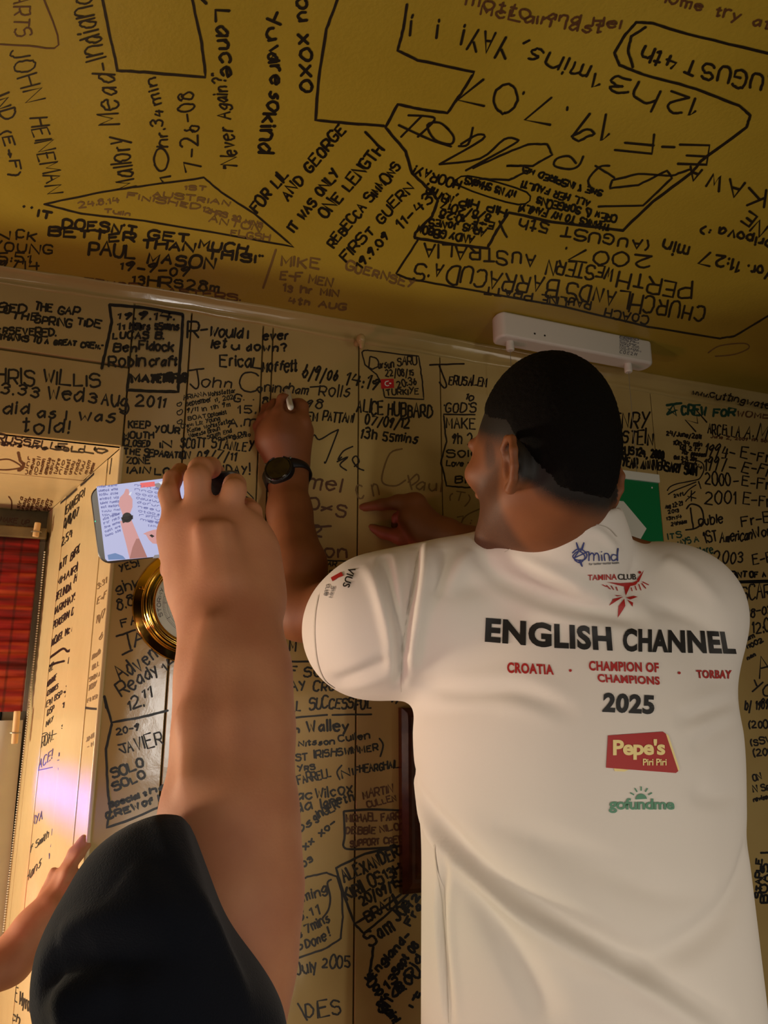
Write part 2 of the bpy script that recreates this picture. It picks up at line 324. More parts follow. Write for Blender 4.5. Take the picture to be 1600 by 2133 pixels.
INS = r'''
>C ink 3
22 105 55 214 44 JOHN
62 248 100 404 34 HEINEMAN
>C ink 3.5
4 275 25 366 20 (E>F)
-14 205 6 250 30 IND
>C brown 3
24 -30 32 76 34 PARTS
# 90,-5 122,93 60,95 0,92
>C ink 3.5
285 388 262 284 40 Mallory
252 258 234 128 46 Mead-
220 118 187 -12 46 Indiana
358 378 345 310 24 10
350 305 345 268 22 hr.
340 262 338 228 24 34
336 215 325 160 24 min
420 352 400 190 34 7-26-08
494 352 468 155 28 "Never Again?"
>C ink 5
# 213,-4 228,70 245,147 300,150 428,161 420,90 400,-4
>C thick 5.5
448 20 462 160 30 Lance
424 -6 430 8 20 ,
>C thick 5.5
552 30 560 60 30 Y
556 60 566 130 26 uw
560 112 566 176 24 are
562 190 560 226 24 so
546 236 538 316 30 kind
615 -30 622 44 26 you
622 70 630 190 30 xoxo
>C ink 5
# 704,-4 680,60 664,160 657,250 720,256 800,262
>C thick 4.5
535 443 602 366 22 FOR LIL
600 420 720 272 22 AND GEORGE
613 484 708 362 19 IT WAS ONLY
680 455 800 312 22 ONE LENGTH
# 760,274 797,312
>C thick 4
695 516 835 348 19 REBECCA SIMMONS
722 545 862 392 19 FIRST GUERN
752 560 812 492 16 19.9.09
838 478 908 412 22 11-43.
>C ink 3.5
# 92,425 200,402 290,388 425,370 460,400 530,445 612,514 480,490 300,460 170,445 92,425
>C faded 3
384 394 428 398 9 1ST
318 408 478 428 10 AUSTRIAN
265 412 415 436 10 FINISHED
422 440 545 474 9 12HRS 30 MINS
435 462 540 482 13 ANTON
480 490 560 502 12 FLGSH
165 432 248 422 11 24.8.14
218 442 270 450 7 Tulln
>C ink 5
48 440 64 443 12 "
78 452 106 456 15 IT
130 474 282 488 18 DOESN'T
308 497 392 504 17 GET
414 516 524 529 17 MUCH,
102 490 280 503 17 BETTER
296 516 402 524 16 THAN
430 538 545 548 16 THIS!"
185 528 280 536 24 PAUL
306 548 446 560 22 MASON
>C ink 4
250 560 392 576 17 19-9-09
275 590 456 608 18 13HRS28m
>C brown 3.5
128 588 308 606 13 GUERNSEY
324 610 500 626 12 MASTERS.
>C ink 3.5
-16 496 34 498 17 NI
32 494 74 500 17 CK
-18 520 108 530 18 YOUNG
-16 544 62 546 17 15:51
-14 562 82 560 18 19/14
>C faded 4
586 552 664 562 20 MIKE
584 580 690 596 16 E-F MEN
590 606 705 618 14 13 hr MIN
600 630 720 645 12 4th AUG
720 560 860 600 16 GUERNSEY
# 575,520 548,600
>C brown 4
970 10 1100 40 24 motto
1140 40 1290 60 18 and Hel
1000 30 1250 70 20 McLain last
1370 0 1600 60 20 home try at
>C ink 5
# 848,8 840,60 828,105 870,125 988,150 960,195 932,235 880,228 828,217 803,265 845,315 858,360 900,400 912,418 900,450 865,485 863,495 940,508 1015,517 1035,480 1060,442 1150,462 1297,480 1360,420 1440,360 1460,335 1555,265 1563,240 1540,220 1450,185 1340,155 1290,135 1280,110 1300,75 1325,46 1360,48 1430,70 1605,112
>C ink 4.5
1060 78 982 58 48 YAY
968 50 860 28 44 !!!
1458 206 1398 190 38 12
1372 192 1330 172 44 h
1315 160 1240 152 34 31
1232 138 1090 90 34 mins,
1275 240 1182 224 52 19.
1160 205 1092 190 52 7.
1080 182 968 156 50 07
>C ink 4.5
1478 300 1415 296 42 E
1408 290 1380 288 40 -
1365 285 1282 268 42 F
>C ink 4
# 1246,430 1340,428 1400,370 1390,355 1330,385 1270,392 1275,375 1330,362 1400,366 1440,352
# 1238,400 1225,376 1248,348 1270,345
# 1240,345 1280,370
# 1215,325 1205,345 1185,352 1155,345 1160,330 1185,325 1200,340
# 1000,372 1060,375 1090,360 1090,345 1055,345 1110,345 1150,322 1140,300 1100,300 1050,320 985,350
# 970,355 1070,300 1075,290 1050,290 1000,330 915,342
# 915,342 1005,290 995,280 960,300
# 985,265 975,300 955,304 
# 930,265 945,285 938,300 905,290 890,260 915,255 935,270
# 940,305 895,290 830,260
# 870,285 905,250 890,242 850,240
# 835,285 880,240
>C thick 4
988 492 940 482 15 ANDY
930 482 872 468 15 GIBBON
1012 478 968 464 14 ARMS
955 466 895 455 14 JONES
1030 464 920 438 14 E>F 10:28
1022 448 922 420 15 8/8/2017
1056 434 950 408 16 HIP HIP,
945 410 890 384 15 NEW HIP,
962 376 868 346 18 HOORAY!
1272 468 1085 424 14 THANKS TO MY FAMILY!
1286 450 1120 410 14 CREW & SORGEONS
1075 398 972 368 14 MY NS SHARKS
1230 418 1090 376 14 ALL HER FAULT!
1256 398 1095 348 12 SHE ^ INSPIRED ME
>C thick 3
# 975,366 1097,400 1080,426 960,388 975,366
>C ink 4
1352 505 1085 455 20 (AUGUST 5th
# 1040,460 1048,480 1056,494
1358 532 1180 516 24 2007.
1440 590 1292 565 30 PERTH
1280 560 1145 540 26 WESTERN
1116 530 885 505 26 AUSTRALIA
>C ink 4
1472 640 1185 588 34 CHURCHLANDS
1165 585 868 545 34 BARRACUDA'S
>C ink 3.5
# 870,500 825,570 850,580 960,600 1180,640 1350,680 1500,705 1530,700 1605,655
1352 658 1262 642 17 COACH
1232 628 1130 612 17 PAULINE
1110 610 1012 596 16 PRATT
>C ink 5
1640 168 1432 124 34 (AUGUST
1415 120 1345 96 28 4th
# 1345,56 1315,75 1308,105 1318,140
>C ink 4.5
1595 395 1435 345 34 KAWA
1610 500 1500 474 18 oripova
1480 478 1462 472 12 :)
1600 470 1560 440 28 NE
1545 545 1385 498 24 11:27 min
1610 560 1560 552 20 Yor.
>C faded 2.5
# 1475,735 1500,720 1550,715 1560,725 1530,738 1490,742
>U thick 4
-26 648 20 653 16 CLO
-2 650 54 652 16 SED
72 645 108 652 16 THE
120 652 163 658 16 GAP
24 664 78 668 15 THE
72 672 148 682 15 SPRING
160 676 208 684 14 TIDE
-22 694 116 701 14 PERSEVERED.
-2 706 58 712 10 THANKS
68 712 100 716 11 TO A
112 718 158 720 10 GREAT
168 722 212 728 10 CREW."
>U thick 5.5
# 228,635 233,672 222,722 212,768
# 228,635 300,641 381,655 
>U thick 4
245 665 362 666 15 19.9.14.
245 686 292 685 13 11 h
270 686 372 687 13 hours 55mins
234 705 340 706 14 LUCAS B.
236 733 284 732 17 Ben
290 728 360 732 17 Fidock
>W thick 5.5
# 381,655 379,700 374,760 371,816 320,815 264,813 270,780
>U thick 4
226 762 302 764 22 Robin
312 762 368 762 18 craft
>W thick 6
275 796 330 795 15 MAX
318 796 386 796 16 PETITFER
>W ink 4
-34 796 70 803 28 CHRIS
91 800 208 808 26 WILLIS
-14 820 80 826 22 13.33
100 832 171 838 26 Wed
184 838 200 840 20 3
210 842 262 850 26 Aug
# 262,836 268,850 262,862 250,858
282 845 342 848 22 2011
>W ink 4
6 862 60 864 24 did
78 870 116 872 20 as
137 872 142 872 18 I
165 876 238 880 22 was
46 900 132 904 28 told
142 904 152 905 26 !
>W thick 3.5
268 891 312 893 14 KEEP
322 900 374 903 14 YOUR
258 912 320 913 12 MOUTH
258 929 312 930 12 CLOSED
334 932 356 933 12 IN
258 946 292 948 13 THE
300 950 394 955 13 SEPARATION
264 966 312 966 12 ZONE
265 985 312 986 13 IAIN
322 988 372 988 13 LOW
>W thick 4
392 702 432 700 28 R-
436 700 504 704 20 Would
516 704 522 704 18 I
548 708 600 706 16 ever
440 725 470 724 18 let
482 728 498 728 14 u
513 730 596 732 16 down?
>W thick 3.8
458 762 522 766 24 Erica
525 768 545 770 22 L
546 774 618 774 22 Moffett
630 786 702 794 24 6/9/06
718 800 786 812 24 14:19
>W ink 3
# 392,772 425,768
# 410,770 414,800 408,810 396,800
420 806 482 808 20 ohn
502 815 535 816 34 C
535 816 600 818 18 oning
600 818 640 822 18 ham
646 812 665 812 16 -
662 824 727 828 24 Rolls
485 836 500 838 16 G
508 834 528 833 6 ..
546 842 558 842 16 8
637 850 670 852 18 98
495 862 532 860 17 15.
475 890 530 888 18 A.m
>W thick 3.2
640 876 660 878 18 EM
672 878 734 880 18 PATTANI
>W thick 1.9
383 833 430 824 9 ARIANA
434 826 490 818 9 Wohlstattar
388 846 440 836 9 September
448 838 490 830 8 11, 2021
390 861 412 856 10 9/11
422 857 480 846 9 in 11h 9m
392 876 430 870 8 BOAT
434 870 472 862 8 Optomist
378 892 458 876 8 Crew: Liz Young
392 902 486 880 8 Katie Wohlstatter
394 912 458 897 8 Vanessa Brown
432 914 482 900 8 South End
456 920 514 904 8 Running Club
486 916 522 908 7 *xoxo
370 848 380 844 10 *
372 866 382 862 10 *
371 885 382 880 10 *
>W thick 3.2
376 932 428 933 20 SCOTT
440 934 526 940 20 STANLEY
410 955 490 960 18 09/7/11
440 984 514 988 18 THDAY
520 988 525 988 22 !
>W ink 2
# 512,1022 520,1030 528,1040 514,1044 528,1046
# 510,1034 526,1040
# 520,1052 526,1058 520,1066
>W ink 2.8
# 648,916 655,906 665,916 690,902 705,895
# 705,895 680,960 676,962
# 735,930 715,940 704,958 712,952
# 702,962 725,952 708,968 722,980
# 738,972 748,962 742,950 734,958 745,974 758,980
>W brown 4
640 1016 708 1024 28 mel
642 1062 666 1062 24 O
668 1062 692 1062 12 x
700 1074 716 1078 20 S
650 1115 668 1118 18 2
# 650,1098 690,1096
652 1158 722 1162 24 son
>W faded 3
# 838,935 812,945 796,990 800,1008 825,1012 845,1000
745 1040 790 1032 30 C n
# 850,990 858,1020 
# 850,1005 868,988 872,1000 856,1012
866 1020 918 1024 24 aul
768 1160 822 1164 10 FLERNIE
>W ink 2.5
# 655,1166 740,1170
662 1178 700 1180 10 UMAR
666 1197 694 1198 9 025
>W ink 2.6
# 754,734 758,730 768,730 872,742 876,770 880,796 883,832 802,828 799,815 796,800 784,780 760,760 754,734
768 766 788 768 24 D
788 768 820 765 14 ursun
828 762 868 760 16 SARU
803 784 862 782 14 22/08/15
828 808 868 800 14 20:36
806 824 872 820 12 TURKIYE
>W thick 3.6
742 858 798 864 26 ALICE
808 864 900 870 26 HUBBARD
760 884 852 892 20 07/09/12
750 912 784 916 22 13h
796 918 868 922 18 55mins
>W ink 3
# 895,760 967,758
# 915,762 922,780 930,802 925,808 915,796
934 800 1012 806 18 ERUSALEM
969 832 984 836 14 1o
924 858 990 858 18 'GOD'S
# 990,864 924,863 926,885 930,920 918,965 922,975 930,1012 968,1016 1000,1014
930 892 990 894 22 MAKE
942 924 985 926 22 9h 2
930 952 996 952 16 Solo
930 970 998 972 10 Love you
948 1006 990 1006 14 BIG
>W faded 2.4
935 1040 975 1050 18 (T)
950 1085 980 1090 12 1:
# 1000,1060 970,1075 958,1100 962,1130
>W thick 3.5
1276 890 1348 893 32 ENRY
1280 922 1360 928 26 KSTEIN
>W thick 4
1272 946 1330 948 15 AUGUST
1330 950 1382 956 15 24, 2000
1276 968 1450 990 18 25 YEAR ANNIVERSARY SWIM
>W green 4.5
1390 864 1408 866 20 @
# 1388,844 1420,840
1420 864 1470 866 18 CREW
1486 868 1530 866 14 FOR
>W brown 3
1535 868 1620 872 12 WOMEN
>K ink 2.4
1442 822 1475 828 10 www.
1478 828 1625 856 13 cuttingwaters
>W ink 2.8
1450 902 1475 882 36 M
1474 904 1540 912 22 ARCELLA
1548 912 1568 914 30 A.
1576 916 1612 922 34 Mc
1388 906 1460 914 9 24/June/2011
1402 926 1462 930 9 10h34 min
1416 936 1458 940 9 1st 2 Fr
1420 946 1468 952 8 for season
1404 956 1450 960 7 Oct 2-3, 2011
1420 966 1450 970 6 Eleven
>W brown 2
1480 912 1605 922 6 June 2, 2009 11h 50m
>W ink 3
1467 950 1514 954 26 1994
1520 946 1530 948 8 -
1543 952 1602 964 22 E-Fr
1468 978 1512 982 26 1997
1518 976 1532 978 8 -
1545 982 1602 992 20 E-Fr
1468 1010 1522 1010 24 2000
1528 1006 1538 1006 8 -
1545 1014 1602 1020 20 E-Fr
1468 1050 1532 1048 24 2001
1548 1052 1604 1054 22 E-Fr
# 1430,1060 1440,1050 1460,1058 1465,1085 1450,1100 1428,1104
# 1438,1058 1444,1100
1456 1096 1506 1088 18 ouble
1546 1096 1606 1088 20 Fr-E
1470 1130 1495 1126 22 1ST
1500 1130 1566 1124 20 American
1572 1122 1612 1112 18 Wom
1488 1174 1546 1172 22 2003
1570 1178 1610 1170 20 E-F
>W ink 2.2
# 1450,990 1448,980 1446,968 1452,960 1464,966 1466,980 1458,996 1450,1000
# 1450,1000 1430,1004 1410,1008 1396,1014 1390,1022
# 1450,1004 1425,1014 1405,1022 1392,1030
# 1450,1010 1435,1020 1425,1032
# 1455,1002 1460,1018
# 1428,1044 1448,1024
# 1440,1022 1440,1044
# 1432,1034 1450,1038
1450 974 1462 978 8 4
1404 1036 1424 1032 7 24ft
1386 1060 1422 1052 8 Aug 22-23
1392 1070 1414 1066 7 2013
1388 1084 1420 1080 7 13h14
1398 1096 1430 1090 7 24h16m
>W green 2.6
1392 1124 1420 1120 12 ITS
1410 1142 1440 1130 12 WAYS
1446 1128 1456 1126 12 A
1434 1160 1486 1152 16 a Clare
>W thick 3.5
1500 1204 1555 1202 11 SPRINT
1562 1202 1612 1200 11 OF A S
>W thick 6
# 1500,1213 1610,1211
>W ink 3
1546 1252 1620 1240 28 SCARB
1552 1284 1608 1278 16 08-03
1568 1320 1610 1312 22 12:01
1556 1334 1572 1328 8 am
1556 1352 1590 1336 8 11002
1557 1374 1574 1366 7 nan
1580 1410 1612 1402 50 A
1562 1440 1605 1450 24 YO
1552 1480 1600 1476 18 b/ 1989
1560 1515 1610 1518 14 (2003
1564 1552 1612 1548 13 (SSV)
1570 1575 1610 1570 13 (200
1570 1626 1586 1622 12 ON
1570 1650 1605 1645 12 N SP
1570 1670 1605 1662 8 revised
>W thick 4
# 1585,1776 1610,1776
1586 1870 1588 1790 12 STAPLE
1598 1880 1600 1800 14 BOAS
>W ink 3
250 1190 290 1180 16 YES!
243 1235 262 1228 18 gi
262 1232 320 1214 20 nko!
246 1272 300 1250 22 8.8m
254 1306 308 1292 16 FAM
>W ink 3.6
# 242,1326 282,1312
# 264,1318 272,1352
# 254,1364 276,1354
280 1348 306 1336 26 A
254 1420 330 1368 30 Adven
256 1452 332 1400 26 Ready
268 1480 300 1470 22 12.
298 1456 316 1450 20 11
345 1400 372 1380 18 14
>W thick 4.5
# 217,1450 232,1505 290,1495 350,1480
# 233,1508 221,1560 224,1640 230,1690 222,1724 265,1710 330,1682
# 217,1450 222,1475
>W ink 3.2
243 1530 290 1520 12 20-9
# 246,1552 262,1548 
# 256,1550 262,1568 248,1560
266 1568 340 1550 26 AVIER
>W thick 4.6
236 1620 300 1596 17 SOLO
240 1648 304 1618 15 SOLO
228 1682 290 1662 10 Special
298 1658 345 1642 11 tha
224 1706 290 1684 12 CREW
298 1680 340 1666 12 of k
>W thick 3.6
583 1356 616 1357 24 AM
# 575,1316 602,1316
# 578,1378 660,1378
590 1408 618 1408 20 OF
632 1408 690 1410 20 SOL
591 1440 636 1438 20 WAY
652 1440 768 1438 20 CROSSING
594 1482 626 1480 20 ALL
645 1476 774 1475 20 SUCCESSFUL
# 600,1496 682,1489
# 692,1489 774,1488
790 1440 824 1466 20 9/11
>W thick 4.2
608 1527 622 1525 12 n
641 1524 727 1522 22 Walley
>W thick 3.2
622 1554 696 1550 10 Nitsson
705 1544 770 1538 13 Cullen
602 1586 640 1582 14 EST
655 1580 700 1574 15 IRISH
704 1574 788 1562 14 SWIMMER
# 790,1538 798,1552 792,1576
622 1606 656 1602 10 YRS
622 1634 690 1618 17 FARRELL
# 712,1594 702,1608 708,1624
714 1622 736 1614 16 NI
740 1612 830 1598 15 FHEARGHAIL
>W thick 3.6
618 1668 650 1662 16 ac
658 1664 734 1652 20 Wilcox
618 1694 650 1684 18 da
670 1682 738 1668 18 Igneth
622 1735 650 1718 14 ps
656 1710 708 1682 16 ginGER
636 1770 700 1716 13 xx xo-
622 1816 652 1792 10 003
>W brown 3
757 1664 818 1650 16 MARTIN
766 1682 826 1668 12 CULLEN
>W ink 4
# 716,1690 718,1740 716,1764 740,1769 828,1764
# 716,1690 770,1686 832,1688
>W brown 3.4
722 1712 785 1710 14 MICHAEL
795 1710 832 1706 14 FARR
720 1738 782 1736 14 DEBBIE
792 1734 832 1728 14 NILO
730 1764 790 1758 12 SUPPORT
800 1758 838 1754 12 CREW
>W thick 4.5
# 832,1762 760,1778 700,1808 715,1860 738,1924 800,1890 836,1862
718 1838 832 1782 26 ALEXANDER
724 1876 800 1836 24 KIRILOS
806 1832 838 1815 18 13H
756 1886 836 1844 18 20/09/15
# 738,1924 758,1944 800,1910 850,1862
768 1922 840 1874 20 BRAZIL
>W ink 3.6
# 606,1846 640,1826 680,1818 702,1826 712,1858 714,1910 710,1955 680,1975 614,1998
618 1884 682 1860 18 eming
# 690,1832 682,1840 688,1870 684,1895 672,1912
618 1920 666 1904 22 8.11
612 1956 630 1950 12 rs
640 1944 688 1920 18 7mins
605 1986 632 1976 15 ob
638 1976 680 1958 18 Done
688 1950 693 1948 20 !
>W ink 3.6
618 2030 662 2022 24 July
670 2016 728 2014 22 2005
636 2120 710 2112 30 DIES
# 620,2090 640,2125
>W thick 5
770 1970 822 1934 32 Sam
830 1920 860 1888 28 Jon
852 1900 875 1866 14 F2
776 2040 856 1950 17 England-
855 1928 878 1888 14 Fra
808 2062 830 2042 18 13
828 2032 872 1970 15 Sept 08
828 2078 836 2070 8 "
840 2060 880 1996 16 I Did
# 778,1972 770,2030
# 760,2036 770,2044 780,2034 766,2030 770,2044
764 2050 800 2082 18 Oops
800 2090 818 2070 14 I
800 2112 836 2060 18 did
830 2070 878 2030 24 Bou
784 2090 820 2130 18 again!
860 2098 876 2070 10 it
846 2060 852 2054 10 .
>R ink 1.9
131 1077 152 1057 17 TEAM
155 1052 185 1024 17 BRIT
126 1106 163 1072 18 20/8/07
124 1142 150 1118 17 12.54
172 1108 190 1088 18 E-F
120 1192 138 1174 16 MATT
146 1170 168 1146 16 BIRD
117 1222 160 1190 15 MHAIRI
160 1186 178 1168 15 LONG
114 1253 148 1228 17 BELINDA
154 1214 190 1186 16 HANSON
108 1284 134 1266 15 MARK
136 1264 172 1238 15 HAYSON
106 1314 136 1292 15 SPENCER
138 1290 185 1258 15 M DONALD
103 1350 130 1328 15 RACHEL
136 1324 182 1296 15 Mc AUGHLIN
>R ink 1.6
225 935 222 985 8 T LAM
236 930 228 995 8 HAT
200 985 203 975 8 LT
>R thick 4
# 99,1374 115,1362 132,1351 141,1357 150,1352 188,1336
# 98,1390 115,1382 134,1377
# 134,1442 150,1438 174,1432
# 132,1466 148,1460 174,1452
# 176,1474 190,1476 207,1477
# 78,1306 90,1300 104,1300
>R ink 1.5
103 1090 112 1078 8 Alb
101 1124 117 1108 9 25.57m
95 1154 104 1140 9 oa)
93 1176 106 1160 9 SEAN
90 1200 100 1186 9 v Z
88 1228 104 1208 9 M Hardy
84 1250 108 1228 9 Andy Ray
82 1270 96 1256 9 Geoff
80 1290 98 1276 9 GENINE
76 1350 96 1324 14 TEAM
72 1388 96 1366 11 All Leads
68 1412 88 1394 10 STUART
66 1432 88 1412 10 OLIHAM
64 1462 82 1444 11 JAMES
62 1488 84 1464 12 NIKE
60 1524 84 1498 13 NEIL
54 1548 80 1522 12 MALLORY
50 1572 78 1550 11 SEAN JO
>R ink 1.5
94 1408 110 1394 14 MRZ
97 1432 116 1416 11 NORTHRE
98 1450 120 1434 10 CENTRES
96 1474 128 1450 12 E41 BSP
98 1492 112 1480 12 DSP
96 1514 110 1502 11 MAY
# 84,1532 96,1526 104,1532 118,1528
80 1562 112 1540 22 ERDAL
142 1382 182 1356 12 FRANKLIN
146 1400 182 1376 10 20/7-28/7/00
144 1418 168 1406 6 FINISH ALL
138 1436 176 1418 8 Simon Foster
136 1452 174 1436 9 ANDREW GEE
132 1474 170 1454 9 BETTY DAVIES
136 1496 172 1480 11 JULIE CREES
128 1518 150 1508 8 SIAN
130 1538 150 1524 11 BRIAN
136 1556 160 1546 8 12-14 YATHI
>R faded 1.6
203 1228 222 1214 12 3:31
202 1260 220 1244 13 E>F
200 1300 216 1285 16 14/7
206 1335 214 1328 13 6
192 1374 208 1362 11 Keeth
192 1396 206 1386 10 BILL
186 1420 208 1408 9 SIMON A
184 1440 200 1428 10 TOBY
182 1464 206 1452 8 FINISH
180 1545 196 1535 8 20-ED
182 1560 200 1550 8 - HD
>R violet 1.7
50 1600 68 1585 9 VLASS
52 1610 72 1602 5 RULES
80 1604 108 1580 20 ACE!
# 48,1612 70,1606
# 74,1606 92,1602 110,1598
120 1612 160 1592 13 VENTCON
122 1576 142 1565 8 WAYNE
# 120,1584 136,1578
40 1752 54 1728 14 RON
66 1722 88 1706 18 NYA
108 1740 140 1725 14 Ed nick
106 1764 140 1752 12 ABE MANOR
102 1790 120 1775 12 Water
>R ink 1.5
30 1808 48 1782 15 Half
# 62,1752 58,1800
56 1782 100 1745 15 of Smith
34 1832 36 1815 12 !
52 1842 84 1805 20 Hans
22 1898 40 1870 18 60
16 1938 24 1926 12 in
>R ink 2.4
24 2080 66 2110 26 NE Myron
4 2110 40 2133 16 Rach
>S ink 3
-8 918 118 936 13 RUSSELL
120 936 195 944 13 ELL
-4 926 96 936 6 15hrs 47s
115 936 176 943 7 SOLO
# 196,936 204,942 212,944 224,939 218,936 206,934 200,936 198,932 196,936
>S brown 5
# 38,942 42,960 50,966 46,976 38,980
>S brown 2.4
# -4,958 20,957 44,972 20,978 -4,978
# 18,1034 24,1044 24,1064
>S brown 1.6
'''
# rows of small faded lines across the soffit boards (each column is a list of names read sideways)
random.seed(3)
def small_words(n):
    return ' '.join(''.join(random.choice('aenosrtilum') for _ in range(random.randint(3, 6))) for _ in range(n))
for (x0, x1, ya, yb, dx) in ((56, 190, 952, 988, 16), (0, 92, 996, 1026, 15), (40, 96, 1036, 1064, 14)):
    x = x0
    while x < x1:
        yy = ya + (x-x0)*.07
        INS += '%.0f %.0f %.0f %.0f 7 %s\n' % (x, yb, x+8, yy, small_words(1)); x += dx*.55
        INS += '%.0f %.0f %.0f %.0f 6 %s\n' % (x, yb, x+8, yy+4, small_words(1)); x += dx*.75
INS += '>H brown 2.4\n0 1086 60 1094 10 MAKE UP\n10 1104 70 1112 12 BR SCOT\n'
random.seed(11)
PAR = dict(W=wall, U=wall, K=trim, C=ceil, R=rvw, S=sof, H=win)
def build_inscriptions(txt):
    cur = None
    def flush():
        if cur and cur[3]: ribbons('inscription', cur[3], SURF[cur[0]], PAR[cur[0]])
    for ln in txt.strip().splitlines():
        ln = ln.strip()
        if not ln: continue
        if ln[0] == '>':
            flush(); s, mk, wd = ln[1:].split(); cur = (s, mk, float(wd), [])
        elif ln[0] == '#':
            p = [tuple(map(float, q.split(','))) for q in ln[1:].split()]
            q = smooth_line(p, 4) if len(p) > 2 and len(p) < 9 and cur[2] < 4.4 else [tuple(a+(b-a)*k/6+random.gauss(0, .3) for a, b in zip(p[i], p[i+1])) for i in range(len(p)-1) for k in range(6)] + [p[-1]]
            cur[3].append((q, cur[2], cur[1]))
        else:
            x0, y0, x1, y1, h, t = ln.split(' ', 5)
            for s in text_strokes(t, float(x0), float(y0), float(x1), float(y1), float(h), .5 if cur[0] == 'R' else 1.0, upright=cur[0] == 'R'):
                cur[3].append((s, cur[2], cur[1]))
    flush()
build_inscriptions(INS)
# ------------------------------------------------------------ signed distance bodies
class SDF:
    def __init__(s, lo, hi, h):
        s.lo = np.array(lo, float); s.h = h; s.n = np.ceil((np.array(hi)-s.lo)/h).astype(int)+1
        s.F = np.full(s.n, .05, np.float32)
    def _blk(s, lo, hi):
        a = np.maximum(((np.array(lo)-s.lo)/s.h).astype(int), 0); b = np.minimum(np.ceil((np.array(hi)-s.lo)/s.h).astype(int)+1, s.n)
        if np.any(b <= a): return None
        g = [s.lo[i]+s.h*np.arange(a[i], b[i]) for i in range(3)]
        X, Y, Z = np.meshgrid(*g, indexing='ij', sparse=True)
        return (slice(a[0], b[0]), slice(a[1], b[1]), slice(a[2], b[2])), X.astype(np.float32), Y.astype(np.float32), Z.astype(np.float32)
    def _mix(s, sl, d, k, op):
        f = s.F[sl]
        if op == '+':
            hh = np.maximum(k-np.abs(f-d), 0)/k if k else 0; r = np.minimum(f, d)-hh*hh*k*.25
        else:
            d = -d; hh = np.maximum(k-np.abs(f-d), 0)/k if k else 0; r = np.maximum(f, d)+hh*hh*k*.25
        s.F[sl] = np.minimum(r, .05)
    def cone(s, a, ra, b, rb, k=.02, op='+', fl=None):
        """round cone from a to b; fl=(axis vector, factor) flattens it along an axis"""
        a = np.array(a, float); b = np.array(b, float); m = max(ra, rb)+.05+k
        q = s._blk(np.minimum(a, b)-m, np.maximum(a, b)+m)
        if q is None: return
        sl, X, Y, Z = q; ab = b-a; L2 = max(ab@ab, 1e-9)
        PX, PY_, PZ = X-a[0], Y-a[1], Z-a[2]
        t = np.clip((PX*ab[0]+PY_*ab[1]+PZ*ab[2])/L2, 0, 1)
        DX, DY, DZ = PX-t*ab[0], PY_-t*ab[1], PZ-t*ab[2]
        if fl is not None:
            u = np.array(fl[0], float); u /= np.linalg.norm(u); c = (DX*u[0]+DY*u[1]+DZ*u[2])*(1/fl[1]-1)
            DX, DY, DZ = DX+c*u[0], DY+c*u[1], DZ+c*u[2]
            d = (np.sqrt(DX*DX+DY*DY+DZ*DZ)-(ra+(rb-ra)*t))*(fl[1]*.5+.5)
        else: d = np.sqrt(DX*DX+DY*DY+DZ*DZ)-(ra+(rb-ra)*t)
        s._mix(sl, d.astype(np.float32), k, op)
    def chain(s, pts, rs, k=.012, **kw):
        for i in range(len(pts)-1): s.cone(pts[i], rs[i], pts[i+1], rs[i+1], k, **kw)
    def ell(s, c, r, R=None, k=.02, op='+'):
        c = np.array(c, float); r = np.array(r, float); m = max(r)+.05+k
        q = s._blk(c-m, c+m)
        if q is None: return
        sl, X, Y, Z = q; X, Y, Z = X-c[0], Y-c[1], Z-c[2]
        R = np.eye(3) if R is None else np.array(R)
        x = X*R[0,0]+Y*R[1,0]+Z*R[2,0]; y = X*R[0,1]+Y*R[1,1]+Z*R[2,1]; z = X*R[0,2]+Y*R[1,2]+Z*R[2,2]
        k0 = np.sqrt((x/r[0])**2+(y/r[1])**2+(z/r[2])**2); k1 = np.sqrt((x/r[0]**2)**2+(y/r[1]**2)**2+(z/r[2]**2)**2)
        s._mix(sl, (k0*(k0-1)/np.maximum(k1, 1e-6)).astype(np.float32), k, op)
    def cut(s, p, nrm, k=.004):
        """remove the half space in front of the plane"""
        X, Y, Z = np.meshgrid(*[s.lo[i]+s.h*np.arange(s.n[i]) for i in range(3)], indexing='ij', sparse=True)
        nrm = np.array(nrm, float); nrm /= np.linalg.norm(nrm)
        d = ((X-p[0])*nrm[0]+(Y-p[1])*nrm[1]+(Z-p[2])*nrm[2]).astype(np.float32)
        hh = np.maximum(k-np.abs(s.F-d), 0)/k; s.F = np.maximum(s.F, d)+hh*hh*k*.25
    def collar(s, axis_a, axis_b, rad, p, nrm):
        """remove what lies inside a cylinder and above a plane"""
        X, Y, Z = np.meshgrid(*[s.lo[i]+s.h*np.arange(s.n[i]) for i in range(3)], indexing='ij', sparse=True)
        a = np.array(axis_a); u = np.array(axis_b)-a; u /= np.linalg.norm(u); n = np.array(nrm)/np.linalg.norm(nrm)
        t = (X-a[0])*u[0]+(Y-a[1])*u[1]+(Z-a[2])*u[2]
        r = np.sqrt((X-a[0]-t*u[0])**2+(Y-a[1]-t*u[1])**2+(Z-a[2]-t*u[2])**2)-rad
        d = (X-p[0])*n[0]+(Y-p[1])*n[1]+(Z-p[2])*n[2]
        s.F = np.maximum(s.F, -np.maximum(r, -d)).astype(np.float32)
